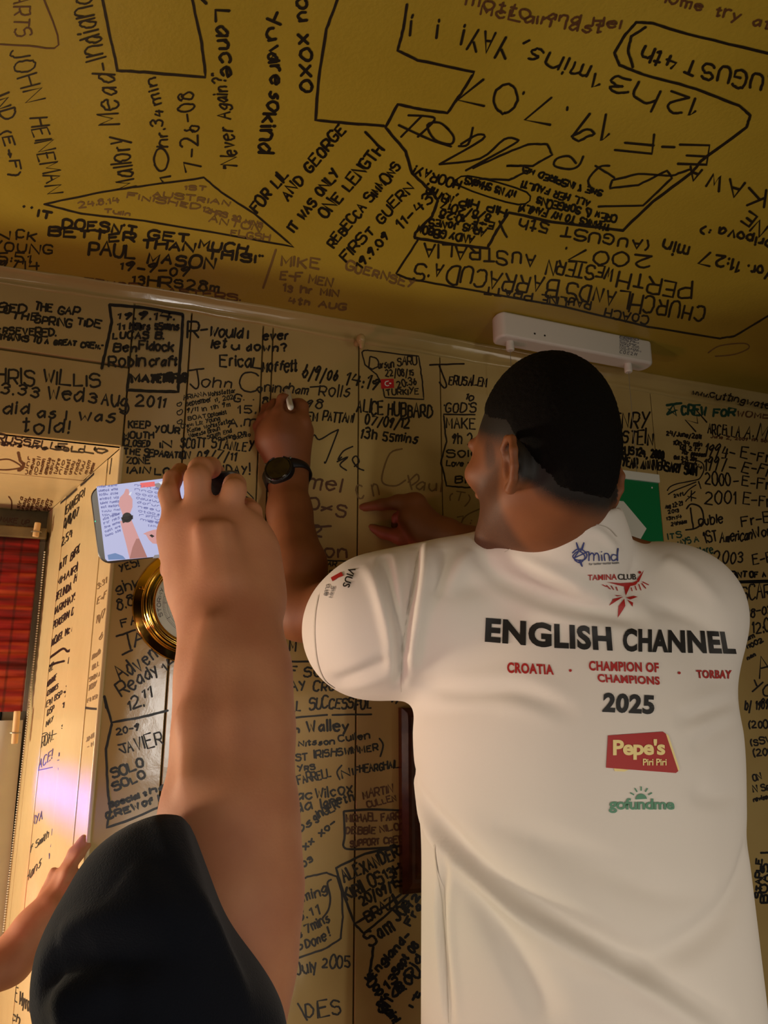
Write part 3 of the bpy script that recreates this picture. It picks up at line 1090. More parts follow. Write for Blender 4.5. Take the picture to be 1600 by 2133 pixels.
    def mesh(s, it=2):
        F = s.F; F[0] = F[-1] = .02; F[:, 0] = F[:, -1] = .02; F[:, :, 0] = F[:, :, -1] = .02
        S = F < 0; nx, ny, nz = F.shape
        cnt = np.zeros((nx-1, ny-1, nz-1), np.uint8)
        for i in (0, 1):
            for j in (0, 1):
                for k in (0, 1): cnt += S[i:nx-1+i, j:ny-1+j, k:nz-1+k]
        act = np.argwhere((cnt > 0) & (cnt < 8)); idx = np.full(cnt.shape, -1, np.int32)
        idx[act[:, 0], act[:, 1], act[:, 2]] = np.arange(len(act))
        P = np.zeros((len(act), 3)); C = np.zeros(len(act))
        co = [(i, j, k) for i in (0, 1) for j in (0, 1) for k in (0, 1)]
        val = {c: F[act[:, 0]+c[0], act[:, 1]+c[1], act[:, 2]+c[2]].astype(float) for c in co}
        for a in co:
            for ax in range(3):
                if a[ax]: continue
                b = list(a); b[ax] = 1; b = tuple(b); va, vb = val[a], val[b]; m = (va < 0) != (vb < 0)
                t = np.where(m, va/np.where(m, va-vb, 1), 0); q = np.tile(np.array(a, float), (len(act), 1)); q[:, ax] += t
                P[m] += q[m]; C[m] += 1
        V = s.lo+s.h*(act+P/C[:, None]); Q = []
        for ax in range(3):
            u, v = [(1, 2), (2, 0), (0, 1)][ax]
            A = [slice(1, -1)]*3; B = [slice(1, -1)]*3; A[ax] = slice(0, -1); B[ax] = slice(1, None)
            sa, sb = S[tuple(A)], S[tuple(B)]
            off = np.array([1, 1, 1]); off[ax] = 0
            for flip in (0, 1):
                e = np.argwhere(sa & ~sb if flip == 0 else ~sa & sb)+off
                if not len(e): continue
                def I(du, dv):
                    w_ = e.copy(); w_[:, u] -= du; w_[:, v] -= dv; return idx[w_[:, 0], w_[:, 1], w_[:, 2]]
                q = np.stack([I(1, 1), I(0, 1), I(0, 0), I(1, 0)], 1)
                Q.append(q if flip == 0 else q[:, ::-1])
        Q = np.concatenate(Q)
        for _ in range(it): V = relax(V, Q)
        return V, Q
def relax(V, Q, lam=.5, mask=None):
    acc = np.zeros_like(V); c = np.zeros(len(V))
    for i in range(4):
        for j in ((i+1) % 4, (i+3) % 4):
            np.add.at(acc, Q[:, i], V[Q[:, j]]); np.add.at(c, Q[:, i], 1)
    N = acc/np.maximum(c, 1)[:, None]; l = lam if mask is None else (lam*mask)[:, None]
    return V+(N-V)*l
def np_mesh(name, V, Q, mt, parent=None, attrs=None):
    me = bpy.data.meshes.new(name); me.vertices.add(len(V)); me.vertices.foreach_set('co', V.astype(np.float32).ravel())
    me.loops.add(Q.size); me.loops.foreach_set('vertex_index', Q.astype(np.int32).ravel())
    me.polygons.add(len(Q)); me.polygons.foreach_set('loop_start', np.arange(0, Q.size, 4, dtype=np.int32))
    me.polygons.foreach_set('use_smooth', np.ones(len(Q), bool)); me.update(calc_edges=True); me.validate()
    for k, a in (attrs or {}).items():
        at_ = me.attributes.new(k, 'FLOAT', 'POINT'); at_.data.foreach_set('value', a.astype(np.float32))
    me.materials.append(mt)
    o = bpy.data.objects.new(name, me); COL.objects.link(o)
    if parent: o.parent = parent; o.matrix_parent_inverse = parent_mat(parent).inverted()
    return o
def vnormals(V, Q):
    n = np.cross(V[Q[:, 2]]-V[Q[:, 0]], V[Q[:, 3]]-V[Q[:, 1]]); N = np.zeros_like(V)
    for i in range(4): np.add.at(N, Q[:, i], n)
    return N/np.maximum(np.linalg.norm(N, axis=1), 1e-12)[:, None]
def A(x, y, z): return np.array(at(x, y, z))
def R_(px, z): return px*z/FPX
def rotz(a): c, s_ = math.cos(a), math.sin(a); return np.array([[c, -s_, 0], [s_, c, 0], [0, 0, 1]])
def sstep(x, a, b): t = np.clip((x-a)/(b-a), 0, 1); return t*t*(3-2*t)
def grow(sdf, lo, hi): pass
# ------------------------------------------------------------ people
M['skin_tan'] = mat('tanned_skin', lin(134, 80, 44), .6, attr=('hair', lin(24, 17, 12), 900), bump=[(700, .12, .001)], var=(25, lin(116, 66, 34), .5), sss=.12)
M['skin_fair'] = mat('fair_skin', lin(194, 132, 94), .66, bump=[(500, .12, .001)], var=(22, lin(170, 104, 72), .8), sss=.15)
M['hair'] = mat('black_hair', lin(15, 12, 10), .75, bump=[(900, .6, .002)], spec=.1)
M['shirt'] = mat('white_jersey', lin(226, 219, 212), .8, bump=[(1500, .15, .0006)], sheen=.1, spec=.2)
M['navy'] = mat('navy_fleece', lin(16, 19, 28), .95, bump=[(900, .4, .001)], sheen=.08, spec=.15)
M['denim'] = mat('dark_denim', lin(34, 42, 60), .9, bump=[(600, .3, .001)])
M['shoe'] = mat('dark_shoe', lin(40, 36, 34), .6)
UPV = np.array([0, 0, 1.])
def frame(az):
    f = np.array([math.sin(az), math.cos(az), 0]); r = np.array([math.cos(az), -math.sin(az), 0]); return r, f
def head(S, c, az, pitch=0):
    r, f0 = frame(az); f = f0*math.cos(pitch)+UPV*math.sin(pitch); u = UPV*math.cos(pitch)-f0*math.sin(pitch)
    R = np.stack([r, f, u], 1); P = lambda x, y, z: c+r*x+f*y+u*z
    S.ell(P(0, -.002, .010), (.076, .087, .103), R, .01)
    S.ell(P(0, .045, -.03), (.060, .052, .075), R, .03)
    S.cone(P(0, .030, -.075), .052, P(0, .072, -.112), .022, .02)           # jaw and chin
    for sx in (-1, 1):
        S.cone(P(.050*sx, .0, -.075), .018, P(.022*sx, .072, -.105), .018, .03)  # jaw line
        S.ell(P(.046*sx, .066, -.035), (.022, .020, .016), R, .02)            # cheekbone
        S.ell(P(.032*sx, .102, -.012), (.014, .012, .010), R, .006, '-')      # eye socket
        S.ell(P(.032*sx, .086, -.012), (.013, .013, .012), R, .004)           # eyeball
        S.cone(P(.015*sx, .094, .010), .008, P(.048*sx, .082, .008), .007, .012)  # brow
    S.cone(P(0, .094, -.004), .007, P(0, .106, -.046), .010, .010)          # nose
    for sx in (-1, 1): S.ell(P(.011*sx, .106, -.050), (.008, .010, .007), R, .005)
    S.cone(P(-.020, .089, -.076), .006, P(.020, .089, -.076), .006, .008)   # lips
    S.cone(P(-.018, .088, -.086), .006, P(.018, .088, -.086), .006, .007)
    S.cone(P(-.024, .1, -.081), .0016, P(.024, .1, -.081), .0016, .002, '-')
    for sx in (-1, 1):                                                      # ears
        def E(a, b, w): return P(sx*(.071+w), a-.021, b-.044)
        S.ell(E(-.004, .0, .004), (.008, .017, .028), R, .006)
        hx = [(.010, .006, .006), (.010, .022, .010), (-.001, .031, .014), (-.014, .027, .019), (-.020, .012, .022), (-.019, -.006, .020), (-.012, -.020, .015), (-.002, -.029, .010), (.006, -.026, .006)]
        S.chain([E(*q) for q in hx], [.0035, .0042, .0044, .0046, .0046, .0046, .0048, .0060, .0045], .003)
        S.chain([E(*q) for q in hx[3:7]], [.004]*4, .003)
        S.chain([E(-.006, .018, .010), E(-.012, .004, .014), E(-.008, -.010, .012), E(.002, -.016, .008)], [.0035]*4, .003)
        S.ell(E(.002, -.002, .014), (.010, .0075, .013), R, .003, '-')
        S.ell(E(-.008, .016, .019), (.007, .005, .009), R, .002, '-')
        S.cone(E(.011, -.010, .004), .004, E(.010, .0, .006), .004, .003)   # tragus
    return R
def hair_line(u): return np.interp(u, [-.12, -.09, -.06, -.04, -.028, -.012, .02, .05, .07, .12], [-.084, -.078, -.068, -.048, -.020, .008, .018, .032, .048, .058])
def hand_pts(pairs): return [A(*p[:3]) for p in pairs], [R_(p[3], p[2]) for p in pairs]
def limb(S, pairs, k=.012, **kw):
    p, r = hand_pts(pairs); S.chain(p, r, k, **kw)
# ---------------------------------------- the man writing on the wall
T0 = A(1187, 1330, 1.01); TAZ = math.radians(20); TR, TF = frame(TAZ)
man = empty('person', (T0[0], T0[1], 0), 'man seen from behind in a white printed t-shirt, writing high on the wall', 'person')
HC = A(1136, 926, .93); HAZ = math.radians(-13)
S = SDF((.12, -.72, .95), (.95, -.004, 2.0), .0026)
HR = head(S, HC, HAZ, math.radians(4))
hd = lambda x, y, z: HC+HR[:, 0]*x+HR[:, 1]*y+HR[:, 2]*z
S.cone(hd(0, -.026, -.045), .060, A(1160, 1125, .975), .058, .03)           # neck
S.cone(hd(0, .015, -.09), .045, A(1130, 1130, 1.0), .055, .03)
S.cone(A(1168, 1130, .99), .056, T0+UPV*.05, .07, .03)
S.cone(T0+UPV*.06-TR*.12, .07, T0+UPV*.06+TR*.12, .07, .05)
S.cone(T0+UPV*.0, .16, T0-UPV*.42, .15, .03, fl=(TF, .62))
LS = T0-TR*.185+UPV*.05; RS = T0+TR*.17+UPV*.04
# left arm: shoulder, elbow, wrist
S.cone(LS, .06, A(640, 1278, 1.10), R_(58, 1.10), .02)
limb(S, [(640, 1278, 1.10, 56), (612, 1272, 1.115, 54)], .01)
limb(S, [(614, 1268, 1.115, 55), (624, 1180, 1.165, 53), (603, 1065, 1.24, 43), (600, 1000, 1.275, 37), (598, 965, 1.285, 40)], .02)
# left hand holding the pen
limb(S, [(600, 975, 1.285, 36), (585, 915, 1.285, 50), (592, 893, 1.29, 46)], .014)
limb(S, [(610, 960, 1.29, 34), (618, 900, 1.30, 36)], .014)
limb(S, [(586, 885, 1.285, 20), (583, 862, 1.275, 15), (590, 832, 1.285, 12.5), (603, 815, 1.32, 9)], .006)   # index
limb(S, [(568, 890, 1.285, 18), (562, 866, 1.283, 13), (572, 842, 1.305, 11), (588, 832, 1.325, 9)], .005)  # middle
limb(S, [(556, 898, 1.29, 16), (547, 875, 1.29, 12), (556, 850, 1.312, 10.5), (575, 850, 1.33, 9)], .005)  # ring
limb(S, [(545, 905, 1.295, 14), (537, 888, 1.295, 10), (546, 868, 1.315, 9), (562, 868, 1.33, 8)], .005)  # little
limb(S, [(618, 915, 1.29, 22), (631, 880, 1.285, 15), (629, 848, 1.30, 13), (608, 817, 1.325, 10)], .007)  # thumb
S.ell(A(604, 846, 1.275), (.010, .012, .014), None, .008, '-')
# right arm and hand, pinching at the wall
limb(S, [(862, 1050, 1.345, 24), (868, 1080, 1.345, 36), (885, 1102, 1.34, 36), (930, 1112, 1.325, 30), (985, 1128, 1.29, 28), (1080, 1165, 1.22, 42), (1180, 1230, 1.13, 50)], .016)
limb(S, [(866, 1048, 1.34, 22), (830, 1046, 1.35, 15.5), (795, 1051, 1.355, 11.5), (745, 1059, 1.365, 8.5)], .006)
limb(S, [(872, 1112, 1.345, 24), (835, 1118, 1.345, 17), (800, 1110, 1.355, 12), (765, 1096, 1.365, 9.5)], .008)
limb(S, [(850, 1062, 1.362, 13), (826, 1078, 1.368, 9.5), (822, 1094, 1.37, 8)], .004)
limb(S, [(858, 1080, 1.366, 12), (838, 1096, 1.371, 8.5), (836, 1108, 1.371, 7.5)], .004)
limb(S, [(868, 1100, 1.368, 11), (848, 1112, 1.372, 8), (846, 1120, 1.372, 7)], .004)
S.cone(A(1180, 1230, 1.13), .036, RS+TF*.05-UPV*.12, .05, .02); S.cone(RS+TF*.05-UPV*.12, .05, RS, .058, .02)
V, Q = S.mesh(2)
def head_coords(V, C, R): d = V-C; return d@R[:, 0], d@R[:, 1], d@R[:, 2]
X, Y, Z = head_coords(V, HC, HR); isH = (np.abs(X) < .1) & (np.abs(Y) < .14) & (Z > -.17)
dens = sstep(Z, hair_line(Y)-.045, hair_line(Y)+.002)
earm = (np.abs(X) > .083) & (np.abs(Y+.022) < .03) & (np.abs(Z+.026) < .045)
beard = .48*sstep(-Z-.028-.45*(Y-.03), 0, .022)*sstep(Y, -.002, .016)*(1-sstep(-Z, .125, .15))
beard = np.maximum(beard, .5*sstep(Y, .006, .018)*(1-sstep(Y, .026, .042))*(Z < .04)*(1-sstep(-Z, .03, .06)))
mask = np.where(isH, np.maximum(dens, beard), 0)*np.where(earm, 0, 1)
body = np_mesh('body', V, Q, M['skin_tan'], man, {'hair': mask})
# hair cap
S = SDF(HC-.16, HC+.16, .0026); S.ell(hd(0, -.004, .009), (.0798, .0915, .1085), HR, .01); S.cone(hd(0, -.026, -.02), .066, hd(0, -.028, -.06), .062, .02)
g = np.meshgrid(*[S.lo[i]+S.h*np.arange(S.n[i]) for i in range(3)], indexing='ij'); D = [g[i]-HC[i] for i in range(3)]
lx = sum(D[i]*HR[i, 0] for i in range(3)); ly = sum(D[i]*HR[i, 1] for i in range(3)); lz = sum(D[i]*HR[i, 2] for i in range(3))
S.F += ((1-sstep(lz-hair_line(ly), -.004, .022))*.0055).astype(np.float32)
S.F = np.maximum(S.F, (hair_line(ly)-.002-lz+.0012*np.sin(ly*900)).astype(np.float32)*.9)
V, Q = S.mesh(1); N = vnormals(V, Q); V = V+N*(np.random.rand(len(V), 1)-.5)*.0012
np_mesh('hair', V, Q, M['hair'], man)
# ---------------------------------------- t-shirt
S = SDF((.08, -.85, .86), (1.12, .0, 1.78), .0042)
S.cone(T0-UPV*.055, .190, T0-UPV*.12, .202, .04, fl=(TF, .62))
S.cone(T0-UPV*.10, .202, T0-UPV*.62, .210, .04, fl=(TF, .66))
S.cone(T0+UPV*.048-TR*.13, .064, T0+UPV*.055+TR*.12, .066, .05)
S.cone(A(1166, 1085, .968), .070, A(1172, 1150, .975), .076, .02); S.cone(A(1172, 1145, .975), .076, T0+UPV*.03, .09, .05)
S.cone(A(1215, 1188, .98), .034, RS, .056, .03)
S.cone(A(1170, 1150, .98), .045, LS+UPV*.01, .062, .05)
S.ell(RS-UPV*.02-TR*.02, (.072, .075, .09), None, .05)
limb(S, [(905, 1270, .99, 118), (790, 1300, 1.02, 128), (765, 1315, 1.04, 126)], .05)
S.cone(RS-TR*.02, .07, RS+TF*.10-UPV*.12-TR*.03, .075, .04)
hp = A(652, 1330, 1.07); S.cut(hp, A(640, 1340, 1.08)-A(790, 1300, 1.0), .006)
pa, pb, pc = A(1035, 1131, .905), A(1255, 1066, .935), A(1075, 1128, 1.09); pn_ = np.cross(pb-pa, pc-pa); pn_ = pn_ if pn_[2] > 0 else -pn_
S.collar(A(1185, 1125, .975), A(1170, 1000, .955), .115, pa, pn_)
S.cut(T0-UPV*.56, (0, 0, -1), .01)
V, Q = S.mesh(3)
me0 = [Vector(v) for v in V]
def tree(V, Q): return BVHTree.FromPolygons([Vector(v) for v in V], Q.tolist())
bt = tree(V, Q)
def cast(bt, x, y):
    d = ray(x, y); h = bt.ray_cast(CAM, d.normalized())
    return h[0]
def fold(V, N, pts, w, h, kind='ridge'):
    P = [cast(bt, *p) for p in smooth_line(pts, 5)]; P = np.array([p for p in P if p is not None])
    if len(P) < 2: return V
    best = np.full(len(V), 1e9); sg = np.zeros(len(V)); tt = np.zeros(len(V)); n = len(P)-1
    lo, hi = P.min(0)-4*w, P.max(0)+4*w; m = np.where(np.all((V > lo) & (V < hi), axis=1))[0]; vv = V[m]; nn = N[m]
    b, s_, t_ = best[m], sg[m], tt[m]
    for i in range(n):
        a, e = P[i], P[i+1]-P[i]; L = max(e@e, 1e-12); t = np.clip(((vv-a)@e)/L, 0, 1); q = vv-(a+t[:, None]*e)
        d = np.linalg.norm(q, axis=1); c = d < b
        side = np.einsum('ij,ij->i', np.cross(np.tile(e, (len(vv), 1)), nn), q); b = np.where(c, d, b); s_ = np.where(c, np.sign(side)*d, s_); t_ = np.where(c, (i+t)/n, t_)
    env = np.sqrt(np.clip(np.sin(np.pi*np.clip(t_, 0.02, .98)), 0, 1)); x = s_/w
    pr = np.exp(-x*x) if kind == 'ridge' else x*np.exp(-x*x)*1.6 if kind == 'step' else np.exp(-x*x)-.5*np.exp(-(x-1.4)**2)-.5*np.exp(-(x+1.4)**2)
    out = V.copy(); out[m] += nn*(h*env*pr)[:, None]; return out
N = vnormals(V, Q)
FOLDS = [
 ([(852, 1570), (885, 1690), (950, 1775), (1060, 1870), (1200, 1955), (1350, 2040), (1500, 2140)], .017, .011, 'step'),
 ([(900, 1700), (960, 1800), (1040, 1930), (1110, 2050), (1150, 2130)], .020, -.008, 'ridge'),
 ([(1290, 2010), (1400, 1985), (1500, 1920), (1545, 1840), (1560, 1740)], .018, -.008, 'ridge'),
 ([(1020, 1715), (1130, 1745), (1240, 1780), (1350, 1835)], .014, -.0035, 'ridge'),
 ([(1100, 1750), (1230, 1810), (1380, 1860), (1500, 1860)], .016, -.003, 'ridge'),
 ([(1000, 1165), (1090, 1225), (1200, 1262), (1330, 1290)], .013, -.006, 'fold'),
 ([(1060, 1150), (1150, 1190), (1230, 1225)], .010, .004, 'ridge'),
 ([(900, 1240), (1000, 1215), (1100, 1220), (1200, 1240)], .018, -.004, 'ridge'),
 ([(870, 1130), (862, 1190), (846, 1280), (836, 1370), (832, 1430)], .008, -.008, 'ridge'),
 ([(885, 1135), (885, 1200), (870, 1290), (850, 1390)], .010, .006, 'ridge'),
 ([(800, 1165), (812, 1230), (830, 1320), (836, 1400)], .009, -.005, 'fold'),
 ([(760, 1180), (790, 1240), (815, 1330), (815, 1390)], .008, .003, 'ridge'),
 ([(925, 1140), (920, 1190), (900, 1240)], .010, -.004, 'ridge'),
 ([(990, 1150), (960, 1180), (930, 1240)], .012, .003, 'ridge'),
 ([(870, 1420), (960, 1440), (1080, 1440), (1180, 1480)], .012, -.003, 'fold'),
 ([(880, 1490), (950, 1478), (1050, 1475)], .012, -.002, 'ridge'),
 ([(1560, 1450), (1500, 1470), (1420, 1500)], .010, -.003, 'fold'),
 ([(1555, 1500), (1500, 1520), (1440, 1560)], .012, -.002, 'ridge'),
 ([(1565, 1640), (1500, 1660), (1440, 1650)], .012, -.003, 'ridge'),
 ([(1330, 1170), (1310, 1220), (1270, 1250)], .012, -.004, 'ridge'),
 ([(1380, 1160), (1440, 1200), (1500, 1260)], .014, .003, 'ridge'),
 ([(1350, 1260), (1430, 1280), (1500, 1320)], .012, -.003, 'ridge'),
 ([(700, 1420), (760, 1400), (820, 1370)], .012, -.004, 'fold'),
 ([(930, 1780), (922, 1900), (930, 2020), (940, 2130)], .008, -.004, 'fold'),
 ([(1180, 1110), (1240, 1105), (1290, 1150)], .006, .003, 'ridge'),
]
for p, w_, h_, k_ in FOLDS: V = fold(V, N, p, w_*.92, h_*1.7, k_)
V = relax(V, Q, .4)
shirt = np_mesh('t_shirt', V, Q, M['shirt'], man); bt = tree(V, Q)
# trousers and shoes (below the frame)
def lower_body(root, base, az, hip, floor_r=.0, seatz=None):
    r, f = frame(az); S = SDF((base[0]-.35, base[1]-.35, -.0), (base[0]+.35, base[1]+.35, hip+.12), .012)
    b = np.array([base[0], base[1], 0.])
    S.cone(b+UPV*hip-r*.06, .13, b+UPV*hip+r*.06, .13, .04, fl=(f, .8))
    for s_ in (-1, 1):
        S.chain([b+r*.09*s_+UPV*(hip-.06), b+r*.11*s_+f*.03+UPV*.50, b+r*.12*s_+UPV*.09], [.10, .068, .055], .04)
    S.cut(b+UPV*.05, (0, 0, -1)); V, Q = S.mesh(2); np_mesh('trousers', V, Q, M['denim'], root)
    for s_ in (-1, 1):
        S = SDF((base[0]-.35, base[1]-.4, -.02), (base[0]+.35, base[1]+.4, .18), .008); c = b+r*.12*s_
        S.cone(c+UPV*.045-f*.05, .045, c+UPV*.038+f*.15, .036, .02); S.cone(c+UPV*.10, .04, c+UPV*.05, .042, .02)
        S.cut(c+UPV*.002, (0, 0, -1)); V, Q = S.mesh(1); np_mesh('shoe', V, Q, M['shoe'], root)
lower_body(man, (T0[0], T0[1]), TAZ, .92)
# ---------------------------------------- watch on the left wrist
M['black_rubber'] = mat('black_rubber', lin(14, 15, 20), .45)
M['black_glass'] = mat('black_glass', lin(5, 5, 7), .08, coat=.5)
M['steel'] = mat('dark_steel', lin(120, 124, 118), .3, metal=1)
def ring_mesh(c, ax, e1, r1, r2, w, t, seg=48, off=0):
    ax = np.array(ax); e1 = np.array(e1); e2 = np.cross(ax, e1); V = []; F = []
    for i in range(seg):
        a = 2*math.pi*i/seg; d = e1*math.cos(a)*r1+e2*math.sin(a)*r2; n = d/np.linalg.norm(d)
        for q, s_ in ((0, -1), (t, -1), (t, 1), (0, 1)): V.append(np.array(c)+d+n*q+ax*w/2*s_)
    for i in range(seg):
        j = (i+1) % seg
        for k in range(4): F.append((4*i+k, 4*i+(k+1) % 4, 4*j+(k+1) % 4, 4*j+k))
    return V, F
def disc(c, n, e, r, t, seg=40, taper=1.0):
    n = np.array(n); e = np.array(e); e2 = np.cross(n, e); V = []; 
    for k, rr in ((0, r), (t, r*taper)):
        for i in range(seg): a = 2*math.pi*i/seg; V.append(np.array(c)+n*k+rr*(e*math.cos(a)+e2*math.sin(a)))
    F = [tuple(range(seg))[::-1], tuple(range(seg, 2*seg))]+[(i, (i+1) % seg, seg+(i+1) % seg, seg+i) for i in range(seg)]
    return V, F
unit = lambda v: np.array(v)/np.linalg.norm(v)
wc = A(600, 992, 1.277); wax = unit(A(600, 965, 1.285)-A(602, 1050, 1.245)); wv = unit(np.array(CAM)-wc); wn = unit(wv-wax*(wv@wax)); ws = np.cross(wax, wn)
tilt = unit(wn*.93-ws*.30*np.sign(ws@np.array(RT)))
wax2 = unit(wax+.32*np.array(RT)*-1)   # strap runs lower at the right
e1 = unit(np.cross(wax2, wn))
watch = mesh_obj('watch_strap', *ring_mesh(wc-np.array(RT)*.001, wax2, e1, .0385, .0375, .022, .003), M['black_rubber'], man, True); watch['label'] = 'black sports watch strap on the left wrist'
fc = A(580, 976, 1.277-.036); fn = tilt; fe = unit(np.cross(fn, wax))
case = mesh_obj('watch_case', *disc(fc-fn*.010, fn, fe, .0262, .012, 48, .94), M['black_rubber'], man); bevel(case, .002, 3)
g_ = mesh_obj('watch_glass', *disc(fc+fn*.0018, fn, fe, .0215, .0012, 48, .95), M['black_glass'], case)
V_, F_ = ring_mesh(fc+fn*.002, fn, fe, .0217, .0217, .002, .0018, 48); mesh_obj('bezel', V_, F_, M['black_glass'], case, True)
for a in (-2.4, -.6, .9):
    p = fc+fe*math.cos(a)*.0262+np.cross(fn, fe)*math.sin(a)*.0262; d = unit(p-fc)
    mesh_obj('button', *disc(p-fn*.003, d, fn, .0022, .0025, 16), M['steel'], case)
# ---------------------------------------- marker pen
def tube_along(p0, p1, prof, seg=20):
    p0 = np.array(p0); ax = unit(np.array(p1)-p0); L = np.linalg.norm(np.array(p1)-p0); e = unit(np.cross(ax, (0.3, .2, .9))); e2 = np.cross(ax, e); V = []; F = []
    for t, r in prof:
        for i in range(seg): a = 2*math.pi*i/seg; V.append(p0+ax*L*t+(e*math.cos(a)+e2*math.sin(a))*r)
    for k in range(len(prof)-1):
        for i in range(seg): j = (i+1) % seg; F.append((k*seg+i, k*seg+j, (k+1)*seg+j, (k+1)*seg+i))
    F.append(tuple(range(seg))[::-1]); F.append(tuple(range((len(prof)-1)*seg, len(prof)*seg))); return V, F
M['pen'] = mat('white_plastic', lin(205, 205, 196), .3)
tipw = SURF['W'][0](596, 806); pend = A(606, 850, 1.232)
pen = empty('marker_pen', tipw, 'white ended marker pen held in the writing hand against the wall', 'pen')
mesh_obj('barrel', *tube_along(np.array(tipw)*.8+pend*.2, pend, [(0, .004), (.06, .0052), (.9, .0052), (.97, .0048), (1, .0035)]), M['pen'], pen, True)
mesh_obj('nib', *tube_along(np.array(tipw)+np.array([0, -.001, 0]), np.array(tipw)*.78+pend*.22, [(0, .0008), (.4, .0018), (1, .0042)]), M['thick'], pen, True)
# ------------------------------------------------------------ prints on the shirt
M['print_black'] = mat('black_print', lin(22, 20, 20), .55); M['print_red'] = mat('red_print', lin(168, 30, 28), .55)
M['print_cream'] = mat('cream_print', lin(240, 220, 150), .55); M['print_green'] = mat('green_print', lin(84, 140, 112), .55)
M['print_blue'] = mat('blue_print', lin(36, 48, 120), .55); M['print_grey'] = mat('grey_print', lin(110, 108, 110), .6)
def shirt_pt(x, y, e=.0010):
    d = ray(x, y).normalized(); h = bt.ray_cast(CAM, d)
    if h[0] is None: return None
    n = h[1] if h[1].dot(d) < 0 else -h[1]; return h[0]+n*e
def poly_print(name, polys, m, e, par=None):
    """polys: filled outlines (lists of photo-pixel points) moulded onto the cloth"""
    bm = bmesh.new()
    for p in polys:
        vs = [bm.verts.new((x, y, 0)) for x, y in p]
        try: bm.faces.new(vs)
        except ValueError: pass
    bmesh.ops.triangulate(bm, faces=bm.faces[:])
    return finish_print(name, bm, m, e, par)
def finish_print(name, bm, m, e, par=None, maxl=7):
    for _ in range(5):
        L = [g for g in bm.edges if (g.verts[0].co-g.verts[1].co).length > maxl]
        if not L: break
        bmesh.ops.subdivide_edges(bm, edges=L, cuts=1); bmesh.ops.triangulate(bm, faces=[f for f in bm.faces if len(f.verts) > 3])
    bad = []
    for v in bm.verts:
        p = shirt_pt(v.co.x, v.co.y, e)
        if p is None: bad.append(v)
        else: v.co = p
    bmesh.ops.delete(bm, geom=bad, context='VERTS')
    me = bpy.data.meshes.new(name); bm.to_mesh(me); bm.free(); me.materials.append(M[m])
    o = bpy.data.objects.new(name, me); COL.objects.link(o); par = par or shirt; o.parent = par; o.matrix_parent_inverse = parent_mat(par).inverted(); return o
def font_bm(txt, off=0.0, space=1.0, scale_x=1.0):
    c = bpy.data.curves.new('lettering', 'FONT'); c.body = txt; c.offset = off; c.space_character = space; c.resolution_u = 4
    o = bpy.data.objects.new('lettering', c); COL.objects.link(o); dg = bpy.context.evaluated_depsgraph_get(); dg.update()
    me = bpy.data.meshes.new_from_object(o.evaluated_get(dg)); bm = bmesh.new(); bm.from_mesh(me)
    bpy.data.objects.remove(o); bpy.data.curves.remove(c); bpy.data.meshes.remove(me); return bm
CAPH = None
def lettering(name, txt, base, top, m, off=0.0, space=1.0, e=.0011, cap=True, par=None, slant=0):
    """filled type whose baseline/cap line follow the pixel polylines base/top"""
    bm = font_bm(txt, off, space); bm.verts.ensure_lookup_table()
    xs_ = [v.co.x for v in bm.verts]; x0, x1 = min(xs_), max(xs_)
    r = font_bm('H', off); y0 = min(v.co.y for v in r.verts); y1 = max(v.co.y for v in r.verts); r.free()
    bmesh.ops.triangulate(bm, faces=bm.faces[:])
    bx_ = np.linspace(0, 1, len(base)); bp = np.array(base, float); tp = np.array(top, float)
    for v in bm.verts:
        u = (v.co.x-x0)/(x1-x0); t = (v.co.y-y0)/(y1-y0)
        b = [np.interp(u, bx_, bp[:, i]) for i in (0, 1)]; c = [np.interp(u, bx_, tp[:, i]) for i in (0, 1)]
        v.co = (b[0]+(c[0]-b[0])*t+slant*t, b[1]+(c[1]-b[1])*t, 0)
    return finish_print(name, bm, m, e, par)
lettering('print_title', 'ENGLISH', [(1010, 1337), (1150, 1350), (1276, 1356)], [(1012, 1287), (1150, 1299), (1272, 1307)], 'print_black', .045, 1.08)
lettering('print_title', 'CHANNEL', [(1297, 1357), (1400, 1360), (1533, 1362)], [(1297, 1310), (1400, 1313), (1524, 1316)], 'print_black', .045, 1.08)
lettering('print_line', 'CROATIA', [(1057, 1402), (1154, 1406)], [(1057, 1380), (1152, 1385)], 'print_red', .04, 1.1)
lettering('print_line', 'CHAMPION OF', [(1227, 1397), (1372, 1401)], [(1226, 1377), (1371, 1381)], 'print_red', .04, 1.1)
lettering('print_line', 'CHAMPIONS', [(1246, 1421), (1374, 1427)], [(1243, 1404), (1373, 1410)], 'print_red', .04, 1.1)
lettering('print_line', 'TORBAY', [(1452, 1413), (1522, 1414)], [(1449, 1396), (1523, 1396)], 'print_red', .04, 1.1)
lettering('print_year', '2025', [(1254, 1483), (1362, 1488)], [(1257, 1443), (1363, 1449)], 'print_black', .045, 1.08)
circ = lambda x, y, r, n=14, a0=0, a1=2*math.pi: [(x+r*math.cos(a0+(a1-a0)*i/n), y+r*math.sin(a0+(a1-a0)*i/n)) for i in range(n)]
for q in ((1188, 1397), (1414, 1402)): poly_print('print_dot', [circ(*q, 3)], 'print_red', .0011)
ban = poly_print('print_banner', [[(1266, 1532), (1380, 1524), (1386, 1528), (1412, 1606), (1407, 1610), (1262, 1599)]], 'print_red', .0010)
poly_print('banner_shadow', [[(1386, 1528), (1392, 1532), (1415, 1602), (1412, 1606)]], 'print_cream', .0009, ban)
poly_print('banner_shadow', [[(1278, 1600), (1310, 1603), (1300, 1607), (1280, 1606)]], 'print_cream', .0009, ban)
lettering('banner_lettering', "Pepe's", [(1276, 1573), (1384, 1572)], [(1276, 1541), (1384, 1541)], 'print_cream', .035, .95, .0017, par=ban)
